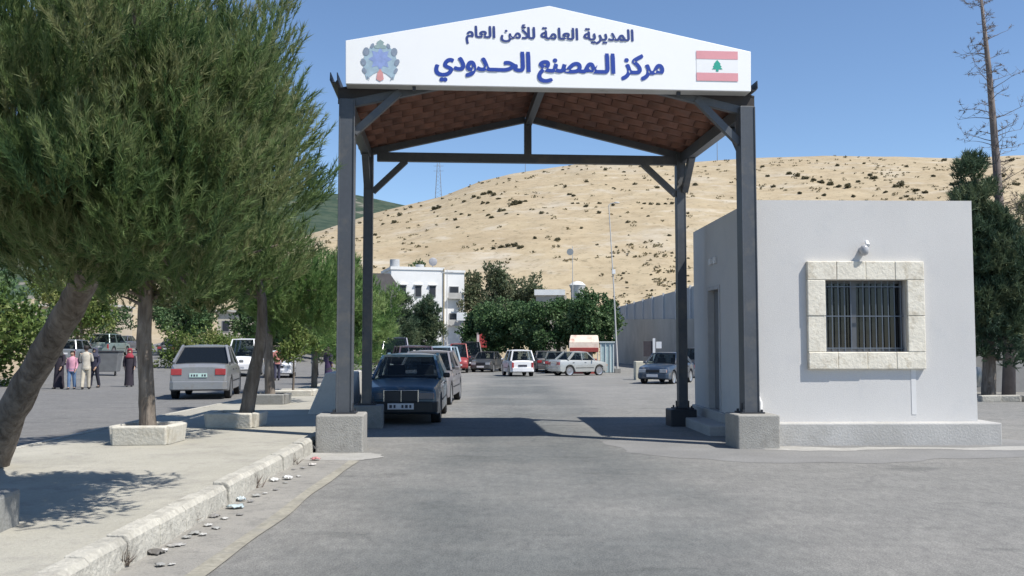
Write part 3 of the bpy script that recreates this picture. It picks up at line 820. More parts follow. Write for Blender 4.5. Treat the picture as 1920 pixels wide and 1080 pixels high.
# ================================================================== VEHICLES
def lerp(tab, s):
    return float(np.interp(s, [a for a, _ in tab], [c for _, c in tab]))
KIND = {
 'sedan': dict(top=[(0, .49), (.015, .545), (.26, .635), (.80, .66), (.975, .65), (1, .59)], gh=(.27, .83, .41, .69), wh=(.185, .80)),
 'hatch': dict(top=[(0, .46), (.015, .52), (.25, .60), (.98, .60), (1, .55)], gh=(.25, .985, .40, .92), wh=(.19, .81)),
 'van': dict(top=[(0, .34), (.015, .42), (.12, .53), (.99, .53), (1, .5)], gh=(.10, .99, .25, .97), wh=(.17, .81)),
 'pickup': dict(top=[(0, .46), (.015, .52), (.26, .58), (.98, .55), (1, .52)], gh=(.27, .60, .38, .57), wh=(.18, .80)),
}
def vehicle(name, label, cat, loc, head, Wd, L, H, kind, pm, group=None, glass=None, plate=None, lamp=None, bump_mat=None, big=False, grille='bar', rim=True):
    K = KIND[kind]; glass = glass or MA_GLASS; lamp = lamp or MA_LAMPG; plate = plate or MA_PLATE
    root = thing(name, label, cat, loc, head, group)
    hw = Wd / 2
    wtab = [(0, .83), (.02, .91), (.07, .965), (.2, .99), (.5, 1), (.85, .985), (.95, .95), (.985, .91), (1, .84)]
    btab = [(0, .21), (.04, .155), (.95, .165), (1, .24)]
    rw = .215 * H; ra = rw * 1.17; wc = rw - .01
    S = sorted(set([round(v, 4) for v in np.linspace(0, 1, 45)] + [.01, .02, .985]))
    rings = []
    for s in S:
        w = hw * lerp(wtab, s); zt = H * lerp(K['top'], s); zb0 = H * lerp(btab, s); za = zb0
        for q in K['wh']:
            dx = (s - q) * L
            if abs(dx) < ra: za = max(za, wc + math.sqrt(ra * ra - dx * dx))
        zm = max(zb0 + (zt - zb0) * .52, za + .05); zu = max(zt - .07 * H, zm + .02)
        half = [(0, zb0), (w - .24, zb0), (w - .22, za), (w - .02, za), (w, za + .02), (w * 1.0, zm), (w * .975, zu), (w * .92, max(zt - .008, zu + .005)), (w * .5, zt + .012 * H), (0, zt + .016 * H)]
        y = (s - .5) * L
        ring = [(x, y, z) for x, z in half] + [(-x, y, z) for x, z in half[-2:0:-1]]
        rings.append(ring)
    b = MB(); b.loft(rings); b.build('body', pm, root, smooth=38)
    zbelt = H * lerp(K['top'], (K['gh'][0] + K['gh'][1]) / 2)
    g0, g1, r0, r1 = [(v - .5) * L for v in K['gh']]
    zg0 = H * lerp(K['top'], K['gh'][0]); zg1 = H * lerp(K['top'], K['gh'][1])
    wb = hw * .92; wr = hw * .74
    zr = H - .035
    # roof and pillars
    b = MB(); rr_ = []
    for i in range(7):
        f_ = i / 6; y = r0 + (r1 - r0) * f_; cr = .03 * math.sin(math.pi * f_)
        top = [(-wr, zr), (-wr * .93, zr + .022 + cr * .5), (-wr * .4, zr + .032 + cr), (wr * .4, zr + .032 + cr), (wr * .93, zr + .022 + cr * .5), (wr, zr), (wr * .9, zr - .02), (-wr * .9, zr - .02)]
        rr_.append([(x, y, z) for x, z in top])
    b.loft(rr_)
    for sx in (-1, 1):
        b.bar((sx * wb, g0, zg0), (sx * wr * .97, r0 + .02, zr), .05, .06); b.bar((sx * wb, g1, zg1), (sx * wr * .97, r1 - .02, zr), .06 if kind != 'sedan' else .07, .14 if kind == 'sedan' else .1)
        ym = (r0 + r1) / 2 - .02
        b.bar((sx * wb, ym, zbelt), (sx * wr * .98, ym, zr), .03, .08)
    b.build('roof', pm, root, smooth=40)
    def pane(nm, q, mat=None):
        b = MB(); b.add(q, [(0, 1, 2, 3)]); c = Vector(q[0]); n_ = (Vector(q[1]) - c).cross(Vector(q[3]) - c).normalized() * .006
        b.add([Vector(p) - n_ for p in q], [(3, 2, 1, 0)]); return b.build(nm, mat or glass, root, recalc=False)
    i_ = .035
    pane('windscreen', [(-wb + i_, g0 + .02, zg0 + .01), (wb - i_, g0 + .02, zg0 + .01), (wr - i_, r0 + .02, zr - .012), (-wr + i_, r0 + .02, zr - .012)])
    pane('rear_window', [(wb - i_, g1 - .02, zg1 + .01), (-wb + i_, g1 - .02, zg1 + .01), (-wr + i_, r1 - .02, zr - .012), (wr - i_, r1 - .02, zr - .012)])
    ym = (r0 + r1) / 2 - .02
    for sx in (-1, 1):
        for (a0, a1, c0, c1) in ((g0 + .1, ym - .04, r0 + .06, ym - .04), (ym + .04, g1 - .14, ym + .04, r1 - .08)):
            q = [(sx * (wb - .004), a0, zbelt + .012), (sx * (wb - .004), a1, zbelt + .012), (sx * (wr + .004), c1, zr - .02), (sx * (wr + .004), c0, zr - .02)]
            pane('side_window', q if sx > 0 else q[::-1])
    # cabin inside
    b = MB(); z0 = zbelt + .03
    fbox(b, -wb + .08, wb - .08, g0 + .2, g1 - .25, z0 - .02, z0 + .004)
    for sx in (-1, 1):
        cx_ = sx * hw * .42
        ys_ = ym + .02
        b.box((cx_, ys_, z0 + .10), (hw * .5, .12, .22)); b.box((cx_, ys_ + .02, z0 + .29), (hw * .28, .09, .13))
    b.build('interior', MA_SEAT, root, bevel=.02)
    # lamps, grille, plates, bumpers
    yf, yr_ = -L / 2, L / 2
    zf = H * lerp(K['top'], .01); zbk = H * lerp(K['top'], .99)
    wf = hw * .86
    bm_ = bump_mat or pm
    for sx in (-1, 1):
        b = MB(); b.box((sx * (wf - .17), yf + .005, zf - .10 * H), (.32, .05, .105 * H)); b.build('headlight', lamp, root, bevel=.012)
        b = MB(); b.box((sx * (wf - .035), yf + .022, zf - .105 * H), (.055, .07, .09 * H)); b.build('indicator', M('amber_lens', (.45, .16, .05), .3, .1, 9), root, bevel=.01)
        th_ = .26 * H if kind in ('van', 'hatch') else .115 * H
        b = MB(); b.box((sx * (wf - .13 if kind == 'sedan' else wf - .05), yr_ - .005, zbk - .04 * H - th_ / 2), (.30 if kind == 'sedan' else .13, .05, th_)); b.build('taillight', MA_TAIL, root, bevel=.012)
        b = MB(); b.box((sx * (hw + .07), g0 + .22, zg0 + .07), (.14, .07, .1)); b.build('wing_mirror', MA_BLACKPL if big else pm, root, bevel=.025)
        for yy in (ym - .22, ym + .62):
            b = MB(); b.box((sx * (hw * .985), yy, zbelt - .1 * H), (.03, .13, .03)); b.build('door_handle', MA_BLACKPL, root, bevel=.008)
        b = MB()      # door seams and sill strip
        b.box((sx * (hw * .998 + .001), (K['wh'][0] + K['wh'][1] - 1) / 2 * L, .33 * H), (.012, (K['wh'][1] - K['wh'][0]) * L - 2.4 * ra, .03)); b.build('side_moulding', MA_BLACKPL, root)
    gz = zf - .10 * H
    b = MB()
    gw = hw * .86 if grille == 'twin' else hw * .8
    if grille == 'twin':
        for sx in (-1, 1): b.box((sx * gw * .26, yf - .008, gz - .01), (gw * .46, .04, .15 * H))
    else:
        b.box((0, yf - .006, gz), (gw, .035, .085 * H))
        for q in range(3): b.box((0, yf - .026, gz - .03 * H + q * .03 * H), (gw * .96, .01, .008))
    g_ = b.build('grille', MA_DARKSTEEL, root, bevel=.006)
    if grille == 'twin':
        b = MB()
        zt_, zb_2 = gz - .01 + .08 * H, gz - .01 - .08 * H
        for xx in (-gw * .515, 0, gw * .515): b.box((xx, yf - .02, (zt_ + zb_2) / 2), (.018, .03, zt_ - zb_2 + .03))
        b.box((0, yf - .019, zt_ + .006), (gw * 1.05, .028, .010)); b.box((0, yf - .019, zb_2 - .002), (gw * 1.05, .028, .008))
        b.build('grille_surround', MA_CHROME, g_, bevel=.005)
    for (yy, sg, nm) in ((yf, -1, 'front_bumper'), (yr_, 1, 'rear_bumper')):
        b = MB(); zb2 = .27 * H
        pts = [(-hw * .96, .35), (-hw * .93, .05), (-hw * .8, -.045), (0, -.07), (hw * .8, -.045), (hw * .93, .05), (hw * .96, .35)]
        ring = []
        for x, d in pts:
            yv = yy - sg * d if False else yy + (-sg) * d
            ring.append([(x, yv, zb2 - .075 * H), (x, yv, zb2 + .07 * H), (x * .95, yv - sg * .09, zb2 + .08 * H), (x * .95, yv - sg * .09, zb2 - .075 * H)])
        b.loft(ring); bo = b.build(nm, bm_, root, bevel=.012)
        bmid = -.078
        b = MB(); zp = zb2 + .015 if sg < 0 else (zbk - .16 * H if kind in ('sedan', 'hatch') else zb2)
        yp = yy + sg * .085 if sg < 0 else yy + (.018 if kind in ('sedan', 'hatch') else .085)
        b.box((0, yp, zp), (.50, .014, .115)); pl = b.build('licence_plate', plate, root, bevel=.004)
        if big or plate is MA_PLATEG:
            for q in range(6):
                if q == 2: continue
                b = MB(); b.box((-.19 + q * .075, yp + sg * .009, zp), (.038 if q % 2 else .05, .004, .06)); b.build('plate_character', MA_INK, pl)
    # wheels
    for q in K['wh']:
        for sx in (-1, 1):
            yy = (q - .5) * L; xx = sx * (hw * .99 - .10)
            n = 24; tp = [(-.085, rw * .80), (-.095, rw * .9), (-.07, rw), (.07, rw), (.095, rw * .9), (.085, rw * .80), (.05, rw * .6), (-.05, rw * .6)]
            b = MB(); b.loft([[(xx + px_, yy + pr * math.cos(2 * math.pi * j / n), wc + pr * math.sin(2 * math.pi * j / n)) for j in range(n)] for px_, pr in tp + tp[:1]], cap=False)
            wh = b.build('wheel', MA_BLACK, root, smooth=40)
            b = MB(); ro = xx + sx * .06
            b.loft([[(ro + sx * o_, yy + pr * math.cos(2 * math.pi * j / n), wc + pr * math.sin(2 * math.pi * j / n)) for j in range(n)] for o_, pr in ((-.1, rw * .79), (.022, rw * .79), (.012, rw * .66), (-.01, rw * .5), (.015, rw * .2), (.02, .02))])
            b.build('rim', MA_RIM, wh, smooth=50)
    return root
def gp(px, py):
    p = ground(px, py); return p
def put(px, Y): x = X(px, Y); return Vector((x, Y, G(x, Y)))
def face(px_yaw): return px_yaw
GQ = 'cars queuing along the road past the gateway'
GPK = 'cars parked by the trees ahead'
P1 = put(770, 20.25)
vehicle('parked_car', 'dark blue sedan with twin square grille facing us under the gateway', 'car', P1, R(1.5), 1.48, 4.25, 1.35, 'sedan', paint('midnight_blue', (.04, .085, .13), .3, .3), GQ, big=True, lamp=MA_LAMPB, bump_mat=MA_BLACKPL, grille='twin')
vehicle('parked_car', 'mauve silver sedan half hidden directly behind the dark blue twin grille car', 'car', put(800, 26.5) + Vector((.10, 0, 0)), R(-2), 1.52, 4.2, 1.42, 'sedan', paint('mauve_silver', (.24, .23, .245), .35, .35), GQ)
vehicle('parked_car', 'plum coloured car with dark side windows whose roof shows over the dark blue car', 'car', put(778, 36), R(12), 1.6, 4.2, 1.62, 'hatch', paint('plum', (.10, .07, .10), .35, .3), GQ)
vehicle('parked_car', 'pale blue hatchback carrying a dark load above the queue roofs', 'car', put(824, 40), R(-3), 1.5, 3.9, 1.62, 'hatch', paint('pale_blue', (.42, .52, .60), .35, .2), GQ)
vehicle('parked_van', 'navy van at the far end of the queue beneath the roadside pines', 'van', put(741, 50), R(8), 1.6, 4.4, 2.15, 'van', paint('navy', (.03, .035, .07), .35, .2), GQ)
vehicle('parked_van', 'red minivan with pale windscreen coming up the road beyond the queue', 'van', put(860, 64), R(3), 1.35, 4.0, 1.95, 'van', paint('signal_red', (.30, .05, .05), .4, .1), GQ)
vehicle('parked_van', 'black boxy van between the red minivan and the ficus trees', 'van', put(885, 72), R(4), 1.5, 4.4, 2.15, 'van', paint('black', (.014, .015, .018), .35, .2), GPK)
vehicle('parked_car', 'charcoal sedan parked nose out left of the white hatchback', 'car', put(914, 66), R(-12), 1.55, 4.0, 1.40, 'sedan', paint('charcoal', (.07, .075, .08), .35, .3), GPK)
vehicle('parked_car', 'white hatchback seen from behind with a small dark rear plate', 'car', put(970, 55), R(180 + 9), 1.42, 3.7, 1.5, 'hatch', paint('white', (.74, .74, .75), .4, 0), GPK, plate=MA_INK, bump_mat=M('paint_white', (.74, .74, .75)))
vehicle('parked_car', 'dull grey saloon in the shade between the white hatchback and silver sedan', 'car', put(1020, 66), R(184), 1.5, 4.0, 1.45, 'sedan', paint('dull_grey', (.12, .12, .125), .4, .3), GPK)
vehicle('parked_car', 'grey green saloon in the shade right behind the silver sedan tail', 'car', put(1044, 62), R(174), 1.45, 3.9, 1.40, 'sedan', paint('grey_green', (.13, .15, .15), .4, .3), GPK)
vehicle('parked_car', 'silver olive sedan parked side on before the ficus trees', 'car', put(1083, 56), R(180 - 59), 1.40, 3.45, 1.40, 'sedan', paint('silver_olive', (.46, .47, .45), .35, .4), GPK)
vehicle('parked_car', 'blue grey sedan nosing out past the cream concrete block', 'car', put(1250, 42.5), R(-28), 1.5, 3.9, 1.36, 'sedan', paint('blue_grey', (.045, .07, .11), .35, .35), 'cars parked beside the long wall')
vehicle('parked_car', 'near black estate car mostly hidden behind the booth flank by the wall', 'car', put(1306, 52), R(-20), 1.6, 4.0, 1.6, 'hatch', paint('ink', (.03, .035, .045), .35, .3), 'cars parked beside the long wall')
vehicle('parked_car', 'steel grey car peeping from behind the back corner of the booth', 'car', Vector((13.6, 31.3, G(13.6, 31))), R(-70), 1.5, 3.9, 1.38, 'sedan', paint('steel_grey', (.14, .15, .16), .35, .3), 'cars parked beside the long wall')
vehicle('moving_car', 'silver sedan with red tail lamps driving away along the side road', 'car', put(392, 29.9), R(180 + 11), 1.74, 4.5, 1.60, 'sedan', paint('silver', (.30, .31, .325), .3, .45), glass=MA_GLASSD, plate=MA_PLATEG, big=False)
vehicle('parked_car', 'white sedan facing us behind the young tree on the median', 'car', put(527, 52), R(10), 1.55, 4.1, 1.45, 'sedan', paint('white', (.74, .74, .75), .4, 0), 'cars on the side road')
vehicle('parked_van', 'white van partly hidden behind the slanting tree trunk', 'van', put(462, 54), R(8), 1.6, 4.4, 2.1, 'van', paint('white', (.74, .74, .75), .4, 0), 'cars on the side road')
def putz(px, py, Y): p = at(px, py, Y); return Vector((p.x, p.y, G(p.x, p.y)))
vehicle('parked_car', 'grey hatchback behind the group of walkers', 'car', putz(141, 676, 62), R(185), 1.6, 4.0, 1.5, 'hatch', paint('mid_grey', (.20, .22, .24), .35, .3), 'cars on the side road')
vehicle('parked_car', 'teal grey off roader parked beyond the dumpster on the side road', 'car', putz(207, 664, 76), R(180), 1.7, 4.2, 1.75, 'hatch', paint('teal_grey', (.22, .29, .29), .35, .3), 'cars on the side road')
vehicle('parked_car', 'dark roofed saloon above the red headscarf on the side road', 'car', putz(234, 662, 90), R(180), 1.6, 4.0, 1.45, 'sedan', paint('slate', (.12, .13, .16), .35, .3), 'cars on the side road')
vehicle('parked_car', 'very dark car beside the hedge beyond the silver sedan', 'car', putz(333, 675, 72), R(176), 1.6, 4.0, 1.45, 'sedan', paint('ink', (.03, .035, .045), .35, .3), 'cars on the side road')

# ================================================================== TREES
def env_points(c, r, n, seed, lo=.35, flat=1.0, bumpy=.22):
    q = np.random.default_rng(seed)
    d = unit(q.normal(size=(n, 3)))
    rad = q.uniform(lo ** 3, 1, n) ** (1 / 3)
    f_ = q.normal(size=(6, 3)) * 2.2; ph = q.uniform(0, 6.3, 6)
    w = np.ones(n)
    for i in range(6): w += bumpy * .45 * np.sin(d @ f_[i] + ph[i])
    p = d * rad[:, None] * w[:, None] * np.array(r)
    p[:, 2] = np.where(p[:, 2] < 0, p[:, 2] * flat, p[:, 2])
    return p + np.array(c), d
def clumps_to_tufts(C, Rr, n, seed, up=.7, squash=.8):
    q = np.random.default_rng(seed)
    Ps, Ds, Ts = [], [], []
    cc = C.mean(0)
    for i in range(len(C)):
        d = unit(q.normal(size=(n, 3)))
        rad = q.uniform(.15, 1, n) ** .5
        r_ = Rr * q.uniform(.7, 1.25)
        p = C[i] + d * rad[:, None] * r_ * np.array([1, 1, squash])
        o_ = unit(C[i] - cc) * .7
        Ps.append(p); Ds.append(d * .45 + o_ * .45 + np.array([0, 0, up]) + q.normal(size=(n, 3)) * .2)
        Ts.append(np.clip(q.normal(.42, .21) + q.normal(0, .10, n), 0, 1))
    return np.concatenate(Ps), np.concatenate(Ds), np.concatenate(Ts)
def limb(b, a, c, r0, r1, seed, sag=.15, n=6):
    q = random.Random(seed); a, c = Vector(a), Vector(c); L = (c - a).length
    pts = [];
    off = Vector((q.uniform(-1, 1), q.uniform(-1, 1), q.uniform(-.5, .8))) * L * sag
    for i in range(n):
        f_ = i / (n - 1); pts.append(a.lerp(c, f_) + off * math.sin(math.pi * f_) + Vector((q.uniform(-1, 1), q.uniform(-1, 1), q.uniform(-1, 1))) * L * .015)
    b.tube(pts, [r0 + (r1 - r0) * (i / (n - 1)) ** .8 for i in range(n)], 7, .06)
    return pts
def tree(name, label, base, trunk, ells, leafm, barkm=None, group=None, cat='pine tree', nclump=60, rc=.55, tufts=70, nl=22, ll=.13, lw=.009, spread=.55, shoot=.22, up=.7, quad=False, seed=1, limbs=16, flat=1.0, lo=.35, bumpy=.22, twigs=0, squash=.8, crown_name='crown'):
    """trunk: world points (x,y,z,r); ells: list of (centre, radii, share)"""
    base = Vector(base)
    root = thing(name, label, cat, base, 0, group)
    tp = [(Vector(t[:3]) - base, t[3]) for t in trunk]
    b = MB()
    # refine trunk
    pts = []; rad = []
    for i in range(len(tp) - 1):
        for s_ in range(5):
            f_ = s_ / 5; pts.append(tp[i][0].lerp(tp[i + 1][0], f_)); rad.append(tp[i][1] * (1 - f_) + tp[i + 1][1] * f_)
    pts.append(tp[-1][0]); rad.append(tp[-1][1])
    for _ in range(2):
        pts = [pts[0]] + [(pts[i - 1] + pts[i] * 2 + pts[i + 1]) / 4 for i in range(1, len(pts) - 1)] + [pts[-1]]
    b.tube(pts, rad, 14, .07)
    Cs = []
    for e, (c, r, share) in enumerate(ells):
        p, _ = env_points(Vector(c) - base, r, max(3, int(nclump * share)), seed * 17 + e, lo, flat, bumpy)
        Cs.append(p)
    C = np.concatenate(Cs)
    q = random.Random(seed)
    order = list(range(len(C))); q.shuffle(order)
    for i in order[:limbs]:
        tz = C[i]
        s0 = min(range(len(pts) // 3, len(pts)), key=lambda k_: (pts[k_] - Vector(tz)).length + .5 * max(0, pts[k_].z - tz[2] + .2))
        limb(b, pts[s0], tz, max(.015, rad[s0] * .42), .012, seed * 91 + i)
    b.build('trunk', barkm or MA_BARK, root, smooth=180)
    P, D, T_ = clumps_to_tufts(C, rc, tufts, seed * 5 + 2, up, squash)
    leaves(crown_name, P, D, nl, ll, lw, spread, shoot, leafm, root, T_, quad)
    if twigs:
        b = MB()
        for i in range(twigs):
            a = Vector(C[q.randrange(len(C))]); d = Vector((q.uniform(-1, 1), q.uniform(-1, 1), q.uniform(-.6, .3))).normalized()
            limb(b, a, a + d * q.uniform(.3, .8), .009, .003, i + seed * 3, .2, 4)
        b.build('dead_twigs', M('dead_wood', (.16, .13, .11), .9, .2, 5), root, smooth=180)
    return root
PV = .19
GM = 'pines in a row on the median'
# nearest, leaning over the pavement
tree('pine_tree', 'nearest pine, its thick trunk leaning hard over the pavement', (-5.95, 10.7, PV),
     [(-5.9, 10.65, PV - .1, .21), (-5.5, 10.3, .7, .16), (-5.0, 9.85, 1.25, .145), (-4.43, 9.3, 1.79, .135), (-4.08, 8.95, 2.12, .13), (-3.6, 8.2, 2.8, .13), (-3.1, 7.5, 3.6, .10), (-2.9, 7.2, 4.4, .05)],
     [((-2.9, 7.2, 3.3), (1.0, 1.2, 1.3), .62), ((-4.1, 8.0, 3.6), (1.2, 1.2, 1.4), .35), ((-3.3, 6.8, 2.6), (1.1, .8, .45), .25), ((-2.42, 7.0, 2.95), (.5, .6, .7), .2), ((-2.5, 8.3, 3.05), (.58, .8, .85), .26), ((-4.25, 8.1, 2.75), (.8, .8, .5), .2), ((-3.75, 7.75, 2.35), (.75, .6, .28), .14)], ML_PINE, group=GM, nclump=165, rc=.29, tufts=34, nl=56, ll=.085, lw=.0075, spread=.36, up=1.0, shoot=.25, seed=3, limbs=24, flat=.95, bumpy=.18)
tree('pine_tree', 'upright pine rising from the nearer white stone tree ring', (-5.02, 13.1, PV),
     [(-5.02, 13.1, PV - .1, .125), (-5.06, 13.1, .9, .105), (-5.12, 13.1, 1.6, .10), (-5.1, 13.1, 2.6, .095), (-4.9, 13.0, 4.2, .08), (-4.8, 13, 6.2, .04)],
     [((-4.72, 13.0, 4.7), (1.75, 1.6, 2.4), .75), ((-5.0, 13.2, 2.6), (1.25, 1.1, .75), .35), ((-4.0, 13.3, 2.95), (.95, .9, .85), .3)], ML_PINE, group=GM, nclump=115, rc=.36, tufts=32, nl=40, ll=.12, lw=.011, spread=.36, up=1.0, shoot=.27, seed=8, limbs=24)
b3 = ground(457, 799, PV)
tree('pine_tree', 'pine with a slanting trunk set in a low cream stone box', b3,
     [(b3.x, b3.y, b3.z - .1, .135), (b3.x + .12, b3.y, .9, .11), (b3.x + .27, b3.y, 1.6, .095), (b3.x + .28, b3.y, 2.3, .075), (b3.x + .1, b3.y, 3.0, .05)],
     [((b3.x - .4, b3.y + .3, 2.9), (.65, .8, .55), 1)], ML_PINE, group=GM, nclump=60, rc=.38, tufts=34, nl=34, ll=.13, lw=.013, spread=.4, up=1.0, shoot=.26, seed=13, limbs=14)
b4 = ground(508, 757, PV)
tree('pine_tree', 'bright bushy pine with a straight dark trunk in a shaded stone box', b4,
     [(b4.x, b4.y, b4.z - .1, .13), (b4.x - .05, b4.y, .9, .11), (b4.x - .1, b4.y, 1.7, .1), (b4.x + .15, b4.y, 3.4, .05)],
     [((b4.x + .45, b4.y, 2.6), (1.3, 1.2, 1.0), .8), ((b4.x - .2, b4.y, 2.9), (.9, .9, .8), .25)], ML_PINE2, group=GM, nclump=66, rc=.38, tufts=34, nl=32, ll=.14, lw=.015, spread=.4, up=1.0, shoot=.28, seed=21, limbs=12)
for i, (px, Y, rx, zc, rz_, lab, mm) in enumerate(((590, 32, 1.4, 3.0, 1.55, 'tall pine on the median just past the bright bushy one', ML_PINE), (634, 31, 1.0, 2.5, 1.5, 'light green pine showing round the near gateway post', ML_PINE2), (686, 40, 1.25, 2.7, 2.0, 'bright pine showing between the two posts by the kerb', ML_PINE2), (655, 50, 1.6, 3.0, 2.2, 'grey green pine farther along the median behind the bright ones', ML_PINE), (708, 56, 1.0, 2.2, 1.6, 'slim young pine at the median end before the dark grey house', ML_PINE2))):
    p = put(px, Y); p.z += PV
    tree('pine_tree', lab, p, [(p.x, p.y, p.z - .1, .11), (p.x + .05, p.y, 1.2, .09), (p.x, p.y, zc, .05)], [((p.x, p.y, zc), (rx, rx, rz_), 1)], mm, group=GM, nclump=34, rc=.5, tufts=40, nl=12, ll=.22, lw=.028, shoot=.28, seed=31 + i, limbs=8)
# young sapling
p = ground(549, 741, PV)
tree('young_tree', 'thin yellowish sapling in a sandy bed on the median', p, [(p.x, p.y, p.z - .05, .035), (p.x + .02, p.y, .7, .03), (p.x, p.y, 1.5, .015)], [((p.x + .02, p.y, 1.35), (.5, .45, .75), 1)], ML_LIGHT, group=None, cat='young tree', nclump=26, rc=.2, tufts=20, nl=5, ll=.12, lw=.05, spread=1.0, shoot=.15, quad=True, seed=44, limbs=14)
# ficus masses ahead
GF = 'trimmed dark trees ahead'
for i, (px, Y, rx, ry, zc, rz_, lab) in enumerate(((1045, 70, 2.6, 2.2, 3.25, 1.75, 'broad dark clipped tree standing behind the dull grey saloon'), (1105, 68, 1.9, 1.8, 3.15, 1.7, 'dark clipped tree nearest the street light'), (965, 72, 2.6, 2.2, 3.1, 1.9, 'dark clipped tree shading the red panel and charcoal sedan'), (905, 80, 1.5, 1.5, 2.9, 1.7, 'small dark tree at the white block corner'))):
    p = put(px, Y)
    tree('clipped_tree', lab, p, [(p.x, p.y, p.z - .1, .2), (p.x + .1, p.y, 1.2, .16), (p.x, p.y, 2.6, .1)], [((p.x, p.y, zc + p.z * .5), (rx, ry, rz_), 1)], ML_FICUS, MA_BARKP, GF, 'tree', nclump=80, rc=.62, tufts=46, nl=5, ll=.20, lw=.13, spread=1.2, shoot=.2, up=.3, quad=True, seed=60 + i, limbs=14, lo=.6)
for i, (px, Y, top, w, lab, mm) in enumerate(((932, 95, 482, .85, 'slim grey tree standing tallest above the dark clipped trees', ML_OLIVE), (1000, 98, 515, 1.7, 'round olive tree behind the low white roof', ML_OLIVE), (885, 100, 522, 1.5, 'olive tree beside the white block wall end', ML_OLIVE), (955, 104, 524, 2.0, 'dusty tree between the slim grey tree and round olive tree', ML_OLIVE), (795, 108, 488, 1.8, 'dark tree top peeping over the white block roof', ML_FICUS))):
    p = put(px, Y); zt = at(px, top, Y).z; zc = zt * .62; rz_ = zt * .42
    tree('roadside_tree', lab, p, [(p.x, p.y, p.z - .1, .2), (p.x + .15, p.y, 2.5, .15), (p.x, p.y, zc, .09)], [((p.x, p.y, zc), (w, w, rz_), 1)], mm, MA_BARKP, 'taller trees behind the clipped ones', 'tree', nclump=46, rc=.75, tufts=36, nl=5, ll=.26, lw=.16, spread=1.2, shoot=.25, up=.3, quad=True, seed=80 + i, limbs=12, bumpy=.35)
GB = 'pines before the white block'
for i, (px, Y, top, w, lab) in enumerate(((748, 70, 562, 1.5, 'blue green pine overlapping the dark grey house'), (803, 72, 543, 1.25, 'pointed blue green pine before the white block windows'), (772, 78, 575, 1.4, 'low blue green pine between its two taller neighbours'), (722, 64, 590, 1.1, 'small blue green pine beside the far gateway post'))):
    p = put(px, Y); zt = at(px, top, Y).z
    tree('blue_pine', lab, p, [(p.x, p.y, p.z - .1, .14), (p.x, p.y, zt * .8, .05)], [((p.x, p.y, zt * .42), (w, w, zt * .36), .6), ((p.x, p.y, zt * .68), (w * .6, w * .6, zt * .32), .4)], ML_DARKP, group=GB, cat='pine tree', nclump=52, rc=.5, tufts=36, nl=8, ll=.26, lw=.06, shoot=.25, seed=100 + i, limbs=8, spread=.8)
# right-hand conifers behind the booth
p = Vector((13.85, 27.5, G(13, 27.5)))
tree('cypress_tree', 'dense dark evergreen beside the booth back corner', p, [(p.x, p.y, p.z - .1, .2), (p.x + .1, p.y, 2, .16), (p.x - .1, p.y, 6.4, .06)], [((p.x - .1, p.y, 3.7), (.8, .8, 2.5), .55), ((p.x - .25, p.y, 5.5), (.45, .5, 1.3), .2), ((p.x + .55, p.y - .1, 3.3), (.75, .75, 2.0), .35)], ML_DARKP, group=None, cat='tree', nclump=150, rc=.36, tufts=52, nl=14, ll=.18, lw=.032, shoot=.2, seed=120, limbs=20, up=.9, bumpy=.35)
# bare-topped tall conifer
p = Vector((14.85, 28.3, G(14, 28)))
sp_root = thing('leafless_conifer', 'very tall half dead conifer with a bare spire above the dark evergreen', 'tree', p)
b = MB()
zt_ = [(0, -.1, .2), (.1, 2, .17), (-.05, 5, .135), (-.15, 7.5, .11), (-.28, 10, .08), (-.5, 12.9, .03)]
tp = [Vector((x, 0, z)) for x, z, r in zt_]
b.tube(tp, [r for _, _, r in zt_], 10, .06)
q = random.Random(5); tips = []
for i in range(84):
    z = 4.2 + 8.4 * (i / 84) + q.uniform(-.15, .15)
    x0 = float(np.interp(z, [t[1] for t in zt_], [t[0] for t in zt_]))
    a = q.uniform(0, 6.28); L = (1.75 - 1.35 * (z - 4) / 9) * q.uniform(.35, .9)
    e = Vector((x0 + math.cos(a) * L, math.sin(a) * L, z + L * q.uniform(.05, .6)))
    pts = limb(b, (x0, 0, z), e, .015, .004, i, .1, 5)
    for s_ in range(4):
        t_ = pts[q.randrange(2, 5)]; d = Vector((q.uniform(-1, 1), q.uniform(-1, 1), q.uniform(-.2, 1))).normalized()
        b.tube([t_, t_ + d * .16 * L, t_ + d * .32 * L + Vector((0, 0, .04))], [.006, .004, .002], 4); tips.append((t_ + d * .2 * L, d))
b.build('trunk', M('grey_dead_bark', (.17, .145, .135), .95, .2, 4), sp_root, smooth=180)
sel = [t for t in tips if q.random() < .5]
P = np.array([t[0][:] for t in sel]); D = np.array([t[1][:] for t in sel])
leaves('dry_needles', P, D, 16, .12, .016, .8, .2, ML_DRY, sp_root, np.full(len(P), .5))
Cc, _ = env_points((0.15, 0, 3.4), (.95, 1.0, 2.2), 80, 9, .2)
P, D, T_ = clumps_to_tufts(Cc, .34, 34, 4, .8)
leaves('crown', P, D, 12, .16, .024, .7, .2, ML_OLIVE, sp_root, T_)
p = Vector((16.4, 29.5, G(16, 29.5)))
tree('cypress_tree', 'loose grey green evergreen at the frame edge behind the low stones', p, [(p.x, p.y, p.z - .1, .16), (p.x, p.y, 4.5, .05)], [((p.x, p.y, 3.4), (1.0, 1.0, 2.3), 1)], ML_OLIVE, cat='tree', nclump=50, rc=.4, tufts=34, nl=10, ll=.2, lw=.03, seed=131, limbs=24, up=.8)
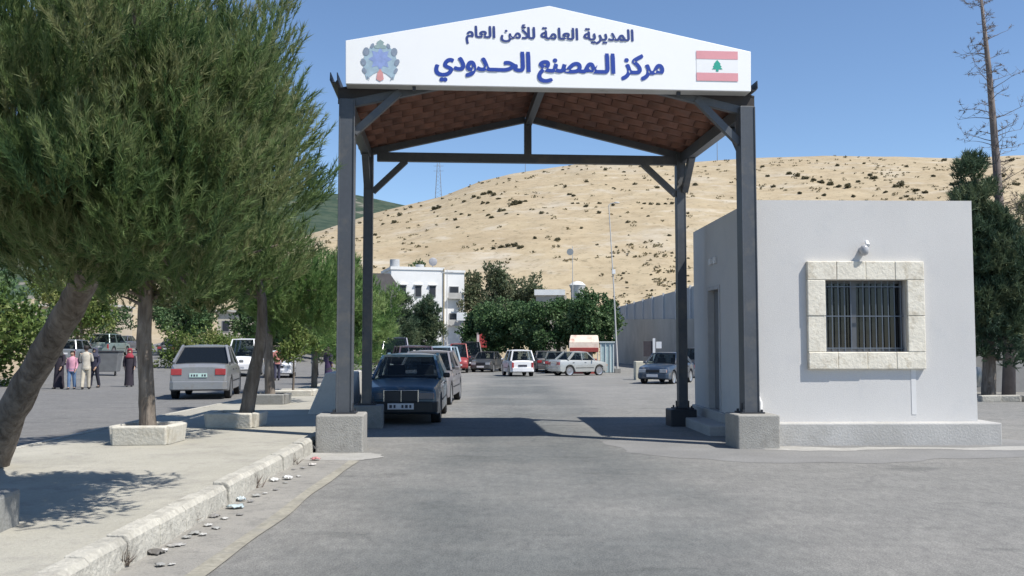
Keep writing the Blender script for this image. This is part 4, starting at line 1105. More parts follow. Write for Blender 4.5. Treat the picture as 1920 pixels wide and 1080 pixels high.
# far left greenery
GL = 'broadleaf trees beyond the side road'
for i, (x, y, rx, zc, rz_, lab, mm) in enumerate(((-21.5, 37, 2.3, 2.4, 2.2, 'bright green bushy tree behind the leaning trunk', ML_LIGHT), (-25.0, 44, 2.6, 3.2, 2.6, 'green tree farther back past the bright bushy one', ML_FICUS), (-33, 72, 3.0, 4.4, 2.6, 'yellow green tree over the grey hatchback', ML_LIGHT), (-29.5, 84, 3.2, 4.6, 2.4, 'light green tree over the off roader', ML_OLIVE), (-24, 95, 2.8, 4.2, 2.3, 'tree in the far gap left of the upright trunk', ML_OLIVE), (-21, 100, 3.0, 3.8, 2.4, 'tree in the far gap right of the upright trunk', ML_FICUS), (-42, 66, 3.5, 4.6, 3.0, 'dense green tree at the far left end', ML_FICUS), (-17.5, 92, 2.5, 3.6, 2.2, 'far tree above the silver sedan roof', ML_OLIVE), (-37, 80, 3.0, 3.6, 2.6, 'dark leafy tree right behind the grey hatchback', ML_FICUS), (-27, 78, 2.2, 3.0, 2.2, 'low dark tree between the dumpster and the upright trunk', ML_FICUS), (-22.5, 84, 2.4, 3.2, 2.4, 'dark tree in front of the cream house left of the silver sedan', ML_FICUS), (-18.5, 78, 1.9, 2.7, 1.9, 'leafy tree behind the yellow green hedge clumps', ML_FICUS), (-15.5, 84, 1.9, 2.8, 2.0, 'leafy tree behind the white van roof', ML_FICUS))):
    p = Vector((x, y, G(x, y)))
    tree('broadleaf_tree', lab, p, [(x, y, p.z - .1, .16), (x + .1, y, p.z + 1.6, .12), (x, y, p.z + zc, .07)], [((x, y, p.z + zc), (rx, rx, rz_), 1)], mm, MA_BARKP, GL, 'tree', nclump=56, rc=.7, tufts=38, nl=5, ll=.24, lw=.14, spread=1.2, shoot=.25, up=.35, quad=True, seed=140 + i, limbs=12, bumpy=.3)
def bush(name, label, loc, r, mm, seed, group=None, n=26, cat='bush', nl=5, ll=.16, lw=.09):
    root = thing(name, label, cat, loc, 0, group)
    C, _ = env_points((0, 0, r[2] * .75), r, n, seed, .3)
    C[:, 2] = np.maximum(C[:, 2], .12)
    P, D, T_ = clumps_to_tufts(C, .34 * min(r[0], r[2]) + .1, 26, seed + 1, .5)
    leaves('foliage', P, D, nl, ll, lw, 1.0, .15, mm, root, T_, True)
    b = MB()
    for i in range(7): limb(b, (rnd.uniform(-.1, .1), rnd.uniform(-.1, .1), -.05), C[rnd.randrange(len(C))], .02, .006, i + seed)
    b.build('stem', MA_BARK, root, smooth=180)
    return root
for i, (px, Y, r, lab) in enumerate(((345, 56, (1.5, 1.0, 1.3), 'yellow green hedge clump just above the sedan boot'), (385, 58, (1.6, 1.0, 1.55), 'taller yellow green hedge clump above the sedan rear window'), (420, 60, (1.3, 1.0, 1.4), 'hedge clump near the white van'))):
    bush('hedge_bush', lab, put(px, Y), r, ML_LIGHT, 160 + i, 'hedge clumps beyond the side road', 30)
# shrubs dotted over the dry hill (three shapes, copied)
GS = 'dark shrubs dotted over the dry hill'; LS = 'small dark shrub on the dry golden hillside'
protos = []
for i in range(3):
    C, _ = env_points((0, 0, .55), (.9, .9, .65), 12, 200 + i, .2, bumpy=.4)
    P, D, T_ = clumps_to_tufts(C, .42, 12, 210 + i, .4)
    o = leaves('hillside_shrub', P, D, 4, .5, .32, 1.2, .2, ML_SHRUB, None, T_, True)
    tag(o, LS, 'shrub', GS); protos.append(o)
spots = []
for s_ in """749,403,6 740,416,6 814,391,8 822,389,6 871,377,6 889,368,7 897,371,5 906,363,7 918,361,7 926,365,6 935,372,6 915,380,6 905,381,5 967,381,10 975,380,8 960,383,8 985,377,5 865,401,6 854,412,5 858,426,4 838,411,4 880,403,4 915,403,6 922,407,7 937,395,6 946,394,5 950,400,5 1015,399,6 1068,364,6 1076,366,6 1074,381,4 1084,381,4 1099,386,7 1123,399,5 1124,381,5 1150,384,5 1177,416,5 1232,351,6 1208,381,5 1220,382,5 1234,383,5 1248,382,5 1260,381,5 1304,346,6 1046,449,7 1120,459,4 1255,441,5 1003,446,6 1090,428,4 940,462,8 953,460,9 966,460,9 975,463,7 925,466,6 1060,350,5 1100,340,5 1150,352,4 1190,345,5 1215,405,4 1275,350,5 1290,400,4 830,372,4 790,386,4 770,388,4 760,392,4 728,404,4 718,420,4 703,440,5 691,430,5 675,418,4 660,440,5 650,415,5 880,350,4 905,343,4 955,335,4 1000,330,4 1020,322,4 1055,318,4 1090,318,4 1135,318,5 1170,322,4 1200,312,4 1240,312,4 1290,312,4
1480,325,8 1495,329,8 1510,333,8 1525,337,7 1540,341,8 1556,345,8 1572,349,8 1590,350,9 1640,333,9 1632,328,7 1690,346,9 1680,349,7 1718,356,9 1735,360,7 1610,340,6 1660,360,6 1450,350,6 1440,330,5 1500,362,6 1430,312,5 1570,310,5 1620,306,5 1700,312,5 1770,300,6 1750,330,6 1790,345,9 1800,352,10 1895,300,9 1880,330,7 1905,345,8 1545,366,6 1700,368,6 1600,368,5""".split():
    a = s_.split(','); spots.append((float(a[0]), float(a[1]), float(a[2])))
q = random.Random(77)
for i in range(85):
    px = q.uniform(1148, 1292); spots.append((px, q.uniform(470, 590), q.uniform(2.2, 4.0)))
for i in range(45):
    spots.append((q.uniform(640, 1290), q.uniform(330, 470), q.uniform(2.0, 3.6)))
used = 0
for (px, py, w) in spots:
    h_ = hhit(px, py + w * .3)
    if h_ is None: continue
    s_ = w * .5 * h_.y / F / .85
    if used < 3:
        o = protos[used]; o.location = h_; o.scale = (s_ * 1.2, s_, s_)
    else: o = dup(protos[used % 3], h_, q.uniform(0, 6.28), (s_ * q.uniform(1, 1.5), s_, s_ * q.uniform(.7, 1.1)))
    o.location.z -= .1
    used += 1

q2 = np.random.default_rng(99); Ps = []
for i in range(5200):
    px = q2.uniform(600, 1930); py = q2.uniform(290, 600)
    crest_y = float(np.interp(px, [c[0] for c in CREST], [c[1] for c in CREST]))
    dens = .9 * math.exp(-max(0, py - crest_y - 4) / 26.0) + (.55 if px > 1410 else .12) + (.45 if 1140 < px < 1300 and py > 460 else 0)
    dens *= .55 + .45 * math.sin(px * .031 + py * .05) * math.sin(px * .013 - py * .09)
    if py < crest_y + 1 or q2.uniform() > dens: continue
    h_ = hhit(px, py)
    if h_ is not None and h_.y < 419: Ps.append(h_[:])
P = np.repeat(np.array(Ps), 5, 0) + q2.normal(0, .28, (len(Ps) * 5, 3)) * np.array([1.4, 1.4, .3])
o = leaves('dry_scrub', P, np.tile([0, 0, 1.], (len(P), 1)) + q2.normal(0, .5, (len(P), 3)), 4, .55, .34, .9, .15, leafmat('dry_scrub_leaves', [(.13, .11, .065), (.17, .15, .08), (.22, .185, .11), (.26, .21, .13)], .1), None, q2.uniform(0, 1, len(P)), True)
tag(o, 'low dry scrub and thistles scattered over the upper hillside', 'scrub', None, 'stuff')

# ================================================================== BUILDINGS AND WALLS
MA_WHITEW = M('white_render', (.74, .74, .73), .85, .05, .6, dirt=(.62, .61, .58), dscale=.5)
MA_HOLE = M('dark_room', (.03, .033, .04), .4, .1, 3)
A = put(733, 96); wb_yaw = R(-14)
bl = thing('apartment_block', 'white three storey flat roofed block at the foot of the dry hill', 'building', (A.x, A.y, A.z), R(16))
b = MB(); BW, BD, BH = 5.5, 7.0, at(735, 505, 96).z - A.z
fbox(b, 0, BW, 0, BD, 0, BH); wl = b.build('wall', MA_WHITEW, bl)
b = MB(); fbox(b, BW, BW + 2.3, .6, BD, 0, BH - .15); b.build('stair_wing', MA_WHITEW, bl)
b = MB(); fbox(b, -.08, BW + .05, -.08, .1, BH, BH + .3); fbox(b, -.08, .1, .1, BD, BH, BH + .3); fbox(b, BW - .1, BW + .05, .1, BD, BH, BH + .3); fbox(b, BW + .05, BW + 2.4, .5, .7, BH - .15, BH + .1)
b.build('parapet', MA_WHITEW, bl)
for z in (BH - 2.2, BH - 5.0):
    for x in (1.2, 2.8, 4.3):
        b = MB(); fbox(b, x - .35, x + .35, -.06, .0, z - .6, z + .6); w_ = b.build('window', M('window_grey', (.30, .30, .30), .7, .1, 3), bl)
        b = MB(); fbox(b, x - .29, x + .29, -.075, -.06, z - .54, z + .54); b.build('pane', MA_HOLE, w_)
        b = MB(); fbox(b, x - .45, x + .45, -.22, -.0, z + .62, z + .72); b.build('canopy', MA_WHITEW, w_)
    x = BW + 1.2
    b = MB(); fbox(b, x - .5, x + .5, .52, .6, z - .5, z + .6); w_ = b.build('window', M('window_grey', (.30, .30, .30)), bl)
    b = MB(); fbox(b, x - .44, x + .44, .5, .52, z - .44, z + .54); b.build('pane', MA_HOLE, w_)
    b = MB(); fbox(b, x - .7, x + .7, .1, .6, z - .72, z - .6); fbox(b, x - .7, x + .7, .1, .16, z - .6, z - .1); b.build('balcony', M('balcony_grey', (.42, .41, .39), .8, .1, 2), bl)
b = MB(); b.tube([(BW - .02, -.1, 0), (BW - .02, -.1, BH + .2)], .06, 8); b.build('drain_pipe', M('ochre_pipe', (.42, .34, .2), .7, .1, 4), bl)
b = MB(); b.tube([(.5, 1.0, BH), (.5, 1.0, BH + 1.1)], [.5, .5], 14); b.tube([(3.5, 3, BH), (3.5, 3, BH + .8)], [.45, .45], 14); b.build('water_tank', M('tank_grey', (.42, .43, .44), .6, .1, 3), bl, smooth=40)
b = MB(); b.tube([(4.6, 1.5, BH), (4.6, 1.5, BH + 1.2)], .03, 6); b.sphere((4.6, 1.35, BH + 1.0), (.45, .12, .45), 12, 7); b.build('roof_dish', M('dish_grey', (.3, .3, .32), .6, .1, 3), bl)
A = put(688, 92)
hs = thing('dark_house', 'dark grey unrendered house end against the white block', 'building', A, R(12))
hh = at(720, 512, 92).z - A.z
b = MB(); b.prism([(0, 0), (2.9, 0), (2.9, hh - 1.0), (2.2, hh), (.5, hh), (0, hh - .6)], lambda u, v, d: (u, d, v), 0, 4.2); b.build('wall', M('dark_block_wall', (.13, .12, .12), .95, .2, 1.5, .2, 20), hs)
b = MB(); b.box((1.3, -.03, hh * .55), (.6, .06, .8)); b.build('window', MA_HOLE, hs)
# low white roofed house behind the clipped trees
A = put(1005, 92)
lw_ = thing('low_house', 'low house with a thin bright white roof slab above the clipped trees', 'building', A, R(-3))
h_ = at(1030, 545, 92).z - A.z
b = MB(); fbox(b, 0, 3.0, 0, 4, 0, h_ - .45); b.build('wall', M('cream_render', (.45, .40, .33), .9, .12, .8), lw_)
b = MB(); fbox(b, -.15, 2.85, -.2, 4.1, h_ - .45, h_ + .1); b.build('roof', MA_WHITEW, lw_)
A = put(1083, 100)
dm = thing('domed_tank', 'small pale domed tank beside the low white roof', 'tank', A, 0)
h_ = at(1085, 527, 100).z - A.z
b = MB(); b.ell([(0, 0, 0, .7, .7), (0, 0, h_ - .9, .7, .7), (0, 0, h_ - .45, .9, .9), (0, 0, h_ - .1, .5, .5), (0, 0, h_, .1, .1)]); b.build('tank_shell', M('pale_tank', (.60, .60, .58), .7, .08, 1), dm, smooth=50)
# beige buildings glimpsed beyond the side road
for (x, y, w, d, h, rz, lab, c) in ((-46, 98, 9, 6, 4.4, .1, 'pale beige house behind the walkers on the far side', (.46, .40, .31)), (-31, 112, 8, 6, 4.0, .05, 'cream house showing between the two nearest trunks', (.52, .47, .38)), (-20, 118, 6, 5, 3.6, 0, 'grey house beyond the hedge clumps', (.36, .35, .34))):
    g = G(x, y)
    r_ = thing('roadside_house', lab, 'building', (x, y, g), rz)
    b = MB(); fbox(b, -w / 2, w / 2, 0, d, -.2, h); b.build('wall', M('render_%d' % int(-x), c, .9, .1, .5, dirt=k(c, .7), dscale=.4), r_)
    b = MB(); fbox(b, -w / 2 - .2, w / 2 + .2, -.3, d + .2, h, h + .25); b.build('roof', M('roof_slab', (.5, .48, .44), .9, .1, 1), r_)
    for i in range(4):
        xx = -w / 2 + w * (i + .5) / 4
        b = MB(); fbox(b, xx - .45, xx + .45, -.05, 0, h - 2.3, h - 1.0); w_ = b.build('window', M('window_grey', (.3, .3, .3)), r_)
        b = MB(); fbox(b, xx - .38, xx + .38, -.065, -.05, h - 2.22, h - 1.08); b.build('pane', MA_HOLE, w_)
# long wall with sheet fence on the right
a0 = Vector((14.9, 52)); a1 = Vector((13.0, 120))
wt = thing('boundary_wall', 'long bare grey concrete wall topped by pale corrugated sheeting', 'wall', (a0.x, a0.y, 0), 0)
b = MB()
def wallseg(b, pa, pb, z0a, z1a, z0b, z1b, th):
    d = (pb - pa).normalized(); n_ = Vector((-d.y, d.x)) * th / 2
    vs = []
    for p_, za, zb in ((pa, z0a, z1a), (pb, z0b, z1b)):
        for sg in (1, -1):
            for z in (za, zb): vs.append((p_.x + n_.x * sg - a0.x, p_.y + n_.y * sg - a0.y, z))
    b.add(vs, [(0, 1, 3, 2), (4, 6, 7, 5), (0, 4, 5, 1), (2, 3, 7, 6), (1, 5, 7, 3), (0, 2, 6, 4)])
wz = 3.0
wallseg(b, a0, a1, -1, wz, -1.2, 4.7, .3); b.build('wall_face', M('bare_concrete_wall', (.44, .415, .37), .95, .12, .35, .12, 8, dirt=(.34, .32, .285), dscale=.4), wt)
def fencemat():
    m, t, p = newmat('corrugated_sheet'); co = coord(t)
    w_ = N(t, 'ShaderNodeTexWave', bands_direction='Y'); w_.inputs['Scale'].default_value = 2.2; t.links.new(co, w_.inputs['Vector'])
    c = mixc(t, noise(t, co, .5), (.30, .33, .36), (.40, .42, .44)); t.links.new(c, p.inputs['Base Color']); p.inputs['Roughness'].default_value = .6
    bump(t, p, w_.outputs['Fac'], .8, .04)
    return m
b = MB(); wallseg(b, a0, a1, wz, 6.1, 4.7, 6.1, .05); b.build('sheet_fence', fencemat(), wt)
for i in range(13):
    p_ = a0.lerp(a1, i / 12)
    b = MB(); zw_ = wz + 1.7 * i / 12; b.box((p_.x - a0.x - .09, p_.y - a0.y, (zw_ + 6.2) / 2 - .05), (.14, .22, 6.3 - zw_)); b.build('fence_post', M('fence_post_pale', (.50, .51, .52), .7, .08, 3), wt)
# lower wall seen past the booth
w2 = thing('perimeter_wall', 'plain low grey wall behind the dark evergreen and booth', 'wall', (12.0, 33.2, G(12, 33)), R(-4))
b = MB(); fbox(b, 0, 16, 0, .25, -.2, 2.15); b.build('wall_face', M('weathered_wall', (.30, .295, .285), .95, .12, .6, .1, 10, dirt=(.22, .215, .20), dscale=.7), w2)
b = MB(); fbox(b, -.05, 16.05, -.05, .30, 2.15, 2.25); b.build('coping', MA_CONC, w2)
for i in range(7):
    o = None
    x_, y_ = 13.4 + i * .62 + rnd.uniform(-.05, .05), 26.6 + rnd.uniform(-.1, .1)
    b = MB(); b.box((0, 0, .08), (.56, .24, .2)); o = b.build('kerb_stone', MA_KERB, bevel=.03)
    o.location = (x_, y_, G(x_, y_)); o.rotation_euler = (0, rnd.uniform(-.05, .05), rnd.uniform(-.25, .25))
    tag(o, 'loose pale kerb stone in the row under the dark evergreen', 'stone', 'loose kerb stones by the evergreen')

# ================================================================== STREET FURNITURE
def lamp_post(label, px, pyb, pyt, Y, lean=0.0, head=None):
    p = put(px, Y); zt = at(px, pyt, Y).z - p.z
    r_ = thing('street_light', label, 'street light', p)
    b = MB(); b.tube([(0, 0, -.1), (0, 0, .5), (-lean * .4, 0, zt * .5), (-lean, 0, zt)], [.09, .06, .042, .03], 10); b.build('pole', M('galvanised', (.46, .46, .45), .7, .08, 3), r_, smooth=50)
    b = MB(); b.box((0, 0, .15), (.4, .4, .3)); b.build('base', MA_CONC2, r_, bevel=.02)
    return r_, zt, lean
r_, zt, ln = lamp_post('tall thin grey street light pole at the end of the long wall', 1157, 665, 385, 62, .5)
b = MB(); b.tube([(-ln, 0, zt), (-ln + .12, 0, zt + .12), (-ln + .42, -.1, zt + .16)], .03, 7); b.build('arm', M('galvanised', (.42, .42, .42)), r_)
b = MB(); b.sphere((-ln + .52, -.12, zt + .16), (.2, .09, .06), 12, 6); b.build('lamp_head', M('lamp_head', (.5, .5, .5), .5, .05, 4), r_, smooth=180)
b = MB(); b.box((-.22, -.1, zt * .60), (.22, .2, .3)); b.build('camera_box', MA_WHITEW, r_, bevel=.02)
r_, zt, ln = lamp_post('slim pole carrying a pale round floodlight behind the clipped trees', 1074, 640, 462, 88, 0)
b = MB(); b.tube([(-.25, -.3, zt - .55), (-.22, -.05, zt - .5)], [.32, .28], 14); b.build('floodlight', M('floodlight_pale', (.52, .53, .52), .5, .05, 4), r_, smooth=40)
r_, zt, ln = lamp_post('ochre utility pole in front of the white block', 838, 640, 505, 90, 0)
b = MB(); b.box((0, 0, zt - .3), (1.2, .08, .1)); b.build('crossarm', M('galvanised', (.42, .42, .42)), r_)
r_, zt, ln = lamp_post('white pole in front of the yellow ground floor beside the red minivan', 866, 660, 596, 82, 0)
b = MB(); b.box((0, -.1, zt + .1), (.9, .12, .7)); b.build('sign_panel', M('sign_white', (.86, .865, .875)), r_, bevel=.02)
# lattice mast and thin masts on the crest
def mast(label, px, pyb, pyt, Y, w, lattice=True):
    p = at(px, pyb, Y); p.z = hsurf(p.x, min(p.y, 419)) - .5 if Y <= 420 else p.z
    zt = at(px, pyt, Y).z - p.z
    r_ = thing('lattice_mast', label, 'mast', p)
    b = MB(); m_ = M('mast_steel', (.22, .24, .27), .6, .1, 1, metal=.3)
    if lattice:
        cs = [(-1, -1), (1, -1), (1, 1), (-1, 1)]; n = 9
        for i in range(n):
            f0, f1 = i / n, (i + 1) / n; w0, w1 = w * (1 - .6 * f0), w * (1 - .6 * f1)
            for j in range(4):
                a, c = cs[j], cs[(j + 1) % 4]
                b.bar((a[0] * w0, a[1] * w0, zt * f0), (a[0] * w1, a[1] * w1, zt * f1), .11, .11)
                b.bar((a[0] * w0, a[1] * w0, zt * f0), (c[0] * w1, c[1] * w1, zt * f1), .06, .06)
        for z in (.78, .92): b.bar((-w * 1.6, 0, zt * z), (w * 1.6, 0, zt * z), .12, .12)
    else:
        b.tube([(0, 0, 0), (0, 0, zt)], [.16, .08], 8); b.bar((-w, 0, zt * .93), (w, 0, zt * .93), .12, .12)
    b.build('mast_frame', m_, r_)
mast('thin lattice mast standing on the lower shoulder of the dry hill', 822, 368, 306, 418, 1.4)
mast('slender pole on the hill crest beneath the canopy king post', 985, 322, 303, 416, .9, False)
mast('slender wooden power pole on the crest near the booth', 1345, 300, 245, 417, 1.2, False)
# vendor stall, booth, blocks, bin, barriers
A = put(1095, 60)
st = thing('vendor_stall', 'vendor stall under a faded cream and red awning beyond the silver olive sedan', 'stall', A, R(-5))
b = MB(); fbox(b, -.8, .8, 0, .7, 0, .95); b.build('counter', M('stall_red', (.33, .06, .05), .7, .15, 3), st)
b = MB()
for sx in (-.85, .85):
    for yy in (-.3, .8): b.tube([(sx, yy, 0), (sx, yy, 1.75)], .03, 6)
b.build('poles', M('galvanised', (.4, .4, .4)), st)
b = MB()
ringA = [(-.95, -.5, 1.55), (-.95, .9, 1.9), (-.9, .9, 2.4), (-.85, -.1, 2.45), (-.95, -.45, 2.0)]
b.loft([ringA, [(x * -1, y, z) for x, y, z in ringA]]); b.build('awning', M('awning_cream', (.70, .60, .50), .8, .1, 1.5, dirt=(.45, .20, .15), dscale=1.3), st, bevel=.03)
b = MB(); b.box((0, -.56, 1.52), (1.8, .08, .28)); b.build('valance', M('stall_red', (.33, .06, .05)), st, bevel=.02)
A = put(1138, 63)
kb_ = thing('steel_booth', 'narrow pale blue steel cabin beside the street light pole', 'booth', A, R(-4))
b = MB(); fbox(b, -.45, .45, 0, .9, 0, 2.0); b.build('wall', M('pale_blue_steel', (.38, .50, .52), .6, .1, 2), kb_, bevel=.02)
b = MB()
for xx in (-.42, -.1, .2, .42): b.box((xx, -.02, 1.0), (.07, .04, 1.95))
b.build('rib', M('pale_rib', (.62, .68, .68), .6, .08, 3), kb_)
b = MB(); fbox(b, -.52, .52, -.08, 1, 2.0, 2.08); b.build('roof', M('pale_rib', (.62, .68, .68)), kb_)
A = put(1205, 47)
b = MB(); b.box((0, 0, .45), (.85, .8, .95)); o = b.build('concrete_block', M('cream_block', (.56, .53, .43), .9, .12, 2, .1, 20, dirt=(.38, .35, .28), dscale=2), bevel=.03); o.location = A
tag(o, 'cream painted concrete cube at the nose of the blue grey sedan', 'block')
A = put(1224, 49.5)
sg = thing('notice_board', 'dark notice board with a white upright behind the cream cube', 'sign', A, R(-10))
b = MB(); b.box((-.25, .03, 1.55), (.5, .05, .8)); b.build('panel', M('board_dark', (.06, .05, .055), .7, .2, 4), sg)
b = MB(); b.box((.05, 0, 1.05), (.13, .06, 2.1)); b.build('post', M('post_white', (.75, .75, .75), .6, .05, 4), sg); b = MB(); b.box((.3, 0, 1.75), (.28, .04, .35)); b.build('arrow_plate', M('post_white', (.75, .75, .75)), sg)
A = put(903, 78)
rp = thing('red_panel', 'red and white upright panel board under the dark clipped tree', 'sign', A, R(5))
b = MB(); b.box((.12, 0, 2.35), (.62, .12, 1.2)); b.build('panel', M('panel_red', (.36, .05, .05), .6, .15, 2), rp); b = MB(); b.box((-.29, 0, 2.35), (.2, .12, 1.2)); b.build('panel_edge', M('panel_pale', (.6, .5, .5), .6, .1, 3), rp); b = MB(); b.box((.02, .02, .9), (.1, .08, 1.8)); b.build('leg', MA_DARKSTEEL, rp)
A = putz(202, 700, 47)
dp = thing('dumpster', 'grey wheeled dumpster behind the walkers', 'bin', A, R(8))
b = MB(); b.loft([[(-.5, -.35, .2), (.5, -.35, .2), (.5, .35, .2), (-.5, .35, .2)], [(-.6, -.45, 1.15), (.6, -.45, 1.15), (.6, .45, 1.15), (-.6, .45, 1.15)]]); b.build('tub', M('bin_grey', (.16, .165, .17), .6, .15, 3), dp, bevel=.03)
b = MB(); b.box((0, 0, 1.2), (1.26, .96, .08)); b.build('lid', M('bin_dark', (.05, .05, .055), .5, .1, 3), dp, bevel=.02)
for sx in (-.42, .42):
    b = MB(); b.tube([(sx - .03, -.25, .1), (sx + .03, -.25, .1)], .1, 10); b.build('wheel', MA_BLACK, dp)
def jersey(label, loc, rz, Lb, h, wb2, mat):
    b = MB(); prof = [(-wb2 / 2, 0), (-wb2 / 2, .1 * h), (-wb2 * .3, .38 * h), (-wb2 * .17, h), (wb2 * .17, h), (wb2 * .3, .38 * h), (wb2 / 2, .1 * h), (wb2 / 2, 0)]
    b.loft([[(x, y, z) for x, z in prof] for y in (0, Lb)])
    o = b.build('concrete_barrier', mat, bevel=.02); o.location = loc; o.rotation_euler = (0, 0, rz)
    return tag(o, label, 'barrier', 'concrete barriers on the median')
MA_BARR = M('barrier_paint', (.56, .55, .52), .85, .1, 1.5, .1, 20, dirt=(.40, .38, .34), dscale=2)
A = ground(617, 776, PV)
o = MB(); o.prism([(-.42, -.02), (.42, -.02), (.42, .80), (-.08, .80)], lambda u, v, d: (u, d, v), 0, 1.7)
o = o.build('concrete_barrier', MA_BARR, bevel=.02); o.location = A; o.rotation_euler = (0, 0, R(2)); tag(o, 'shaded sloping concrete barrier close behind the kerbside gateway post', 'barrier', 'concrete barriers on the median')
A = ground(676, 768, 0); A.x = kerbx(A.y) - .35; A.z = G(0, A.y) + PV
jersey('sunlit pale concrete barrier showing in the slot between the gateway posts', (A.x + .02, 24.5, G(0, 24.5) + PV), R(1), 2.4, .85, .6, MA_BARR)
# tree rings of stone
def planter(label, loc, sx, sy, h, mat, rz=0.0, seed=1):
    q = random.Random(seed)
    r_ = thing('tree_planter', label, 'planter', loc, rz, 'stone planters round the median trees')
    for (cx, cy, ax, ay) in ((0, -sy / 2, sx * .98, .1), (0, sy / 2, sx * .98, .1), (-sx / 2, 0, .1, sy * .86), (sx / 2, 0, .1, sy * .86)):
        b = MB(); m = Matrix.Rotation(q.uniform(-.06, .06), 3, 'Z') @ Matrix.Rotation((.14 if cy < 0 else -.14 if cy > 0 else 0), 3, 'X') @ Matrix.Rotation((-.14 if cx < 0 else .14 if cx > 0 else 0), 3, 'Y')
        b.box((cx, cy, h / 2), (ax, ay, h), m); b.build('slab', mat, r_, bevel=.018)
    b = MB(); b.box((0, 0, h * .28), (sx - .12, sy - .12, h * .56)); b.build('soil', MA_EARTH, r_)
    return r_
MA_RING = M('ring_whitewash', (.56, .535, .47), .9, .1, 2.5, .15, 25, .4, dirt=(.38, .34, .27), dscale=3)
planter('white stone ring round the upright trunk, the one nearest the kerb', (-5.02, 13.1, PV), .72, .7, .26, MA_RING, R(2), 2)
planter('low cream stone box round the slanting trunk', (b3.x - .12, b3.y, b3.z), .76, .7, .24, MA_RING, R(-3), 3)
planter('shaded grey stone box round the straight dark trunk', (b4.x, b4.y, b4.z), .72, .7, .24, MA_CONC2, R(4), 4)
p = ground(549, 741, PV)
planter('sunlit sandy stone bed round the thin sapling', (p.x + .05, p.y, p.z), 1.1, .9, .16, MA_RING, R(3), 5)
b = MB(); b.box((0, 0, .12), (.6, .5, .30)); o = b.build('concrete_block', MA_CONC2, bevel=.03); o.location = (-4.0, 6.95, PV); o.rotation_euler = (0, 0, .1)
tag(o, 'grey concrete block in the pine shade at the frame edge on the pavement', 'block')
b = MB(); b.tube([(0, 0, 0), (0, 0, .75)], [.035, .03], 8); b.sphere((0, 0, .82), .06, 8, 6)
o = b.build('bollard', M('bollard_grey', (.25, .25, .26), .6, .1, 4), smooth=60); p = ground(585, 722, PV); o.location = p; tag(o, 'short thin metal bollard right of the sapling bed', 'bollard')

# ================================================================== LITTER IN THE GUTTER
def crumple(label, cat, name, px, py, s, col, seed, flatn=.5, dz=.012, grp='litter lying in the gutter'):
    s *= .62; col = tuple(.72 * c + .28 * .26 for c in col)
    q = random.Random(seed); n = 7; b = MB(); vs = []
    for j in range(n):
        for i in range(n):
            u, v = (i / (n - 1) - .5), (j / (n - 1) - .5)
            f_ = 1 - .5 * (abs(u) + abs(v)) * q.uniform(.2, 1.1)
            vs.append((u * s * f_, v * s * .8 * f_, s * flatn * (q.uniform(0, .45) + .25 * math.cos(u * 3) * math.cos(v * 3))))
    mn = min(v[2] for v in vs); vs = [(x, y, z - mn) for x, y, z in vs]
    b.add(vs, [(j * n + i, j * n + i + 1, (j + 1) * n + i + 1, (j + 1) * n + i) for j in range(n - 1) for i in range(n - 1)])
    o = b.build(name, M('litter_' + '_'.join('%02d' % int(c * 99) for c in col), col, .7, .15, 20), smooth=35)
    m_ = o.modifiers.new('thick', 'SOLIDIFY'); m_.thickness = .004
    p = ground(px, py, dz); o.location = p; o.rotation_euler = (0, 0, q.uniform(0, 6))
    return tag(o, label, cat, grp)
crumple('torn pale blue plastic bag, the biggest litter heap by the kerb', 'plastic bag', 'plastic_bag', 440, 952, .30, (.44, .54, .57), 1, .3)
crumple('second pale blue plastic scrap just beyond the torn bag', 'plastic bag', 'plastic_bag', 452, 938, .2, (.55, .63, .66), 2, .5)
crumple('dark brown rag lying at the kerb foot nearest us', 'rag', 'cloth_rag', 292, 1037, .24, (.07, .06, .05), 3, .3)
crumple('white paper scrap against the dark brown rag', 'paper', 'paper_scrap', 306, 1033, .16, (.66, .65, .62), 4, .35)
crumple('grey flattened cardboard beside the dark rag', 'cardboard', 'cardboard_scrap', 330, 1022, .24, (.36, .35, .33), 5, .15)
crumple('white crumpled paper pair member nearest the gateway', 'paper', 'paper_scrap', 540, 898, .22, (.72, .72, .70), 6, .5)
crumple('white crumpled paper beside its twin on the kerb edge', 'paper', 'paper_scrap', 514, 901, .22, (.70, .70, .68), 7, .5)
crumple('red and pink wrapper by the nearest concrete footing', 'wrapper', 'food_wrapper', 592, 862, .22, (.52, .18, .18), 8, .5)
crumple('pale wrapper next to the red and pink one', 'wrapper', 'food_wrapper', 585, 872, .2, (.6, .56, .52), 9, .4)
crumple('black bin bag slumped between kerb and nearest concrete footing', 'bag', 'bin_bag', 589, 846, .34, (.02, .02, .022), 10, 1.0)
for i, (px, py, s) in enumerate(((365, 1000, .2), (390, 985, .16), (402, 968, .2), (350, 1008, .14), (420, 972, .13), (470, 940, .15), (480, 930, .18), (497, 925, .12), (517, 918, .12), (535, 905, .1), (560, 893, .13), (568, 878, .14), (405, 990, .15), (380, 1003, .12), (450, 965, .12), (300, 1060, .14), (322, 1058, .1), (550, 880, .1))):
    crumple('small grey scrap of litter scattered in the kerb gutter', 'litter', 'litter_scrap', px, py, s, [(.33, .33, .31), (.5, .49, .46), (.22, .21, .2)][i % 3], 30 + i, .3)
GG = 'dry weeds along the kerb'
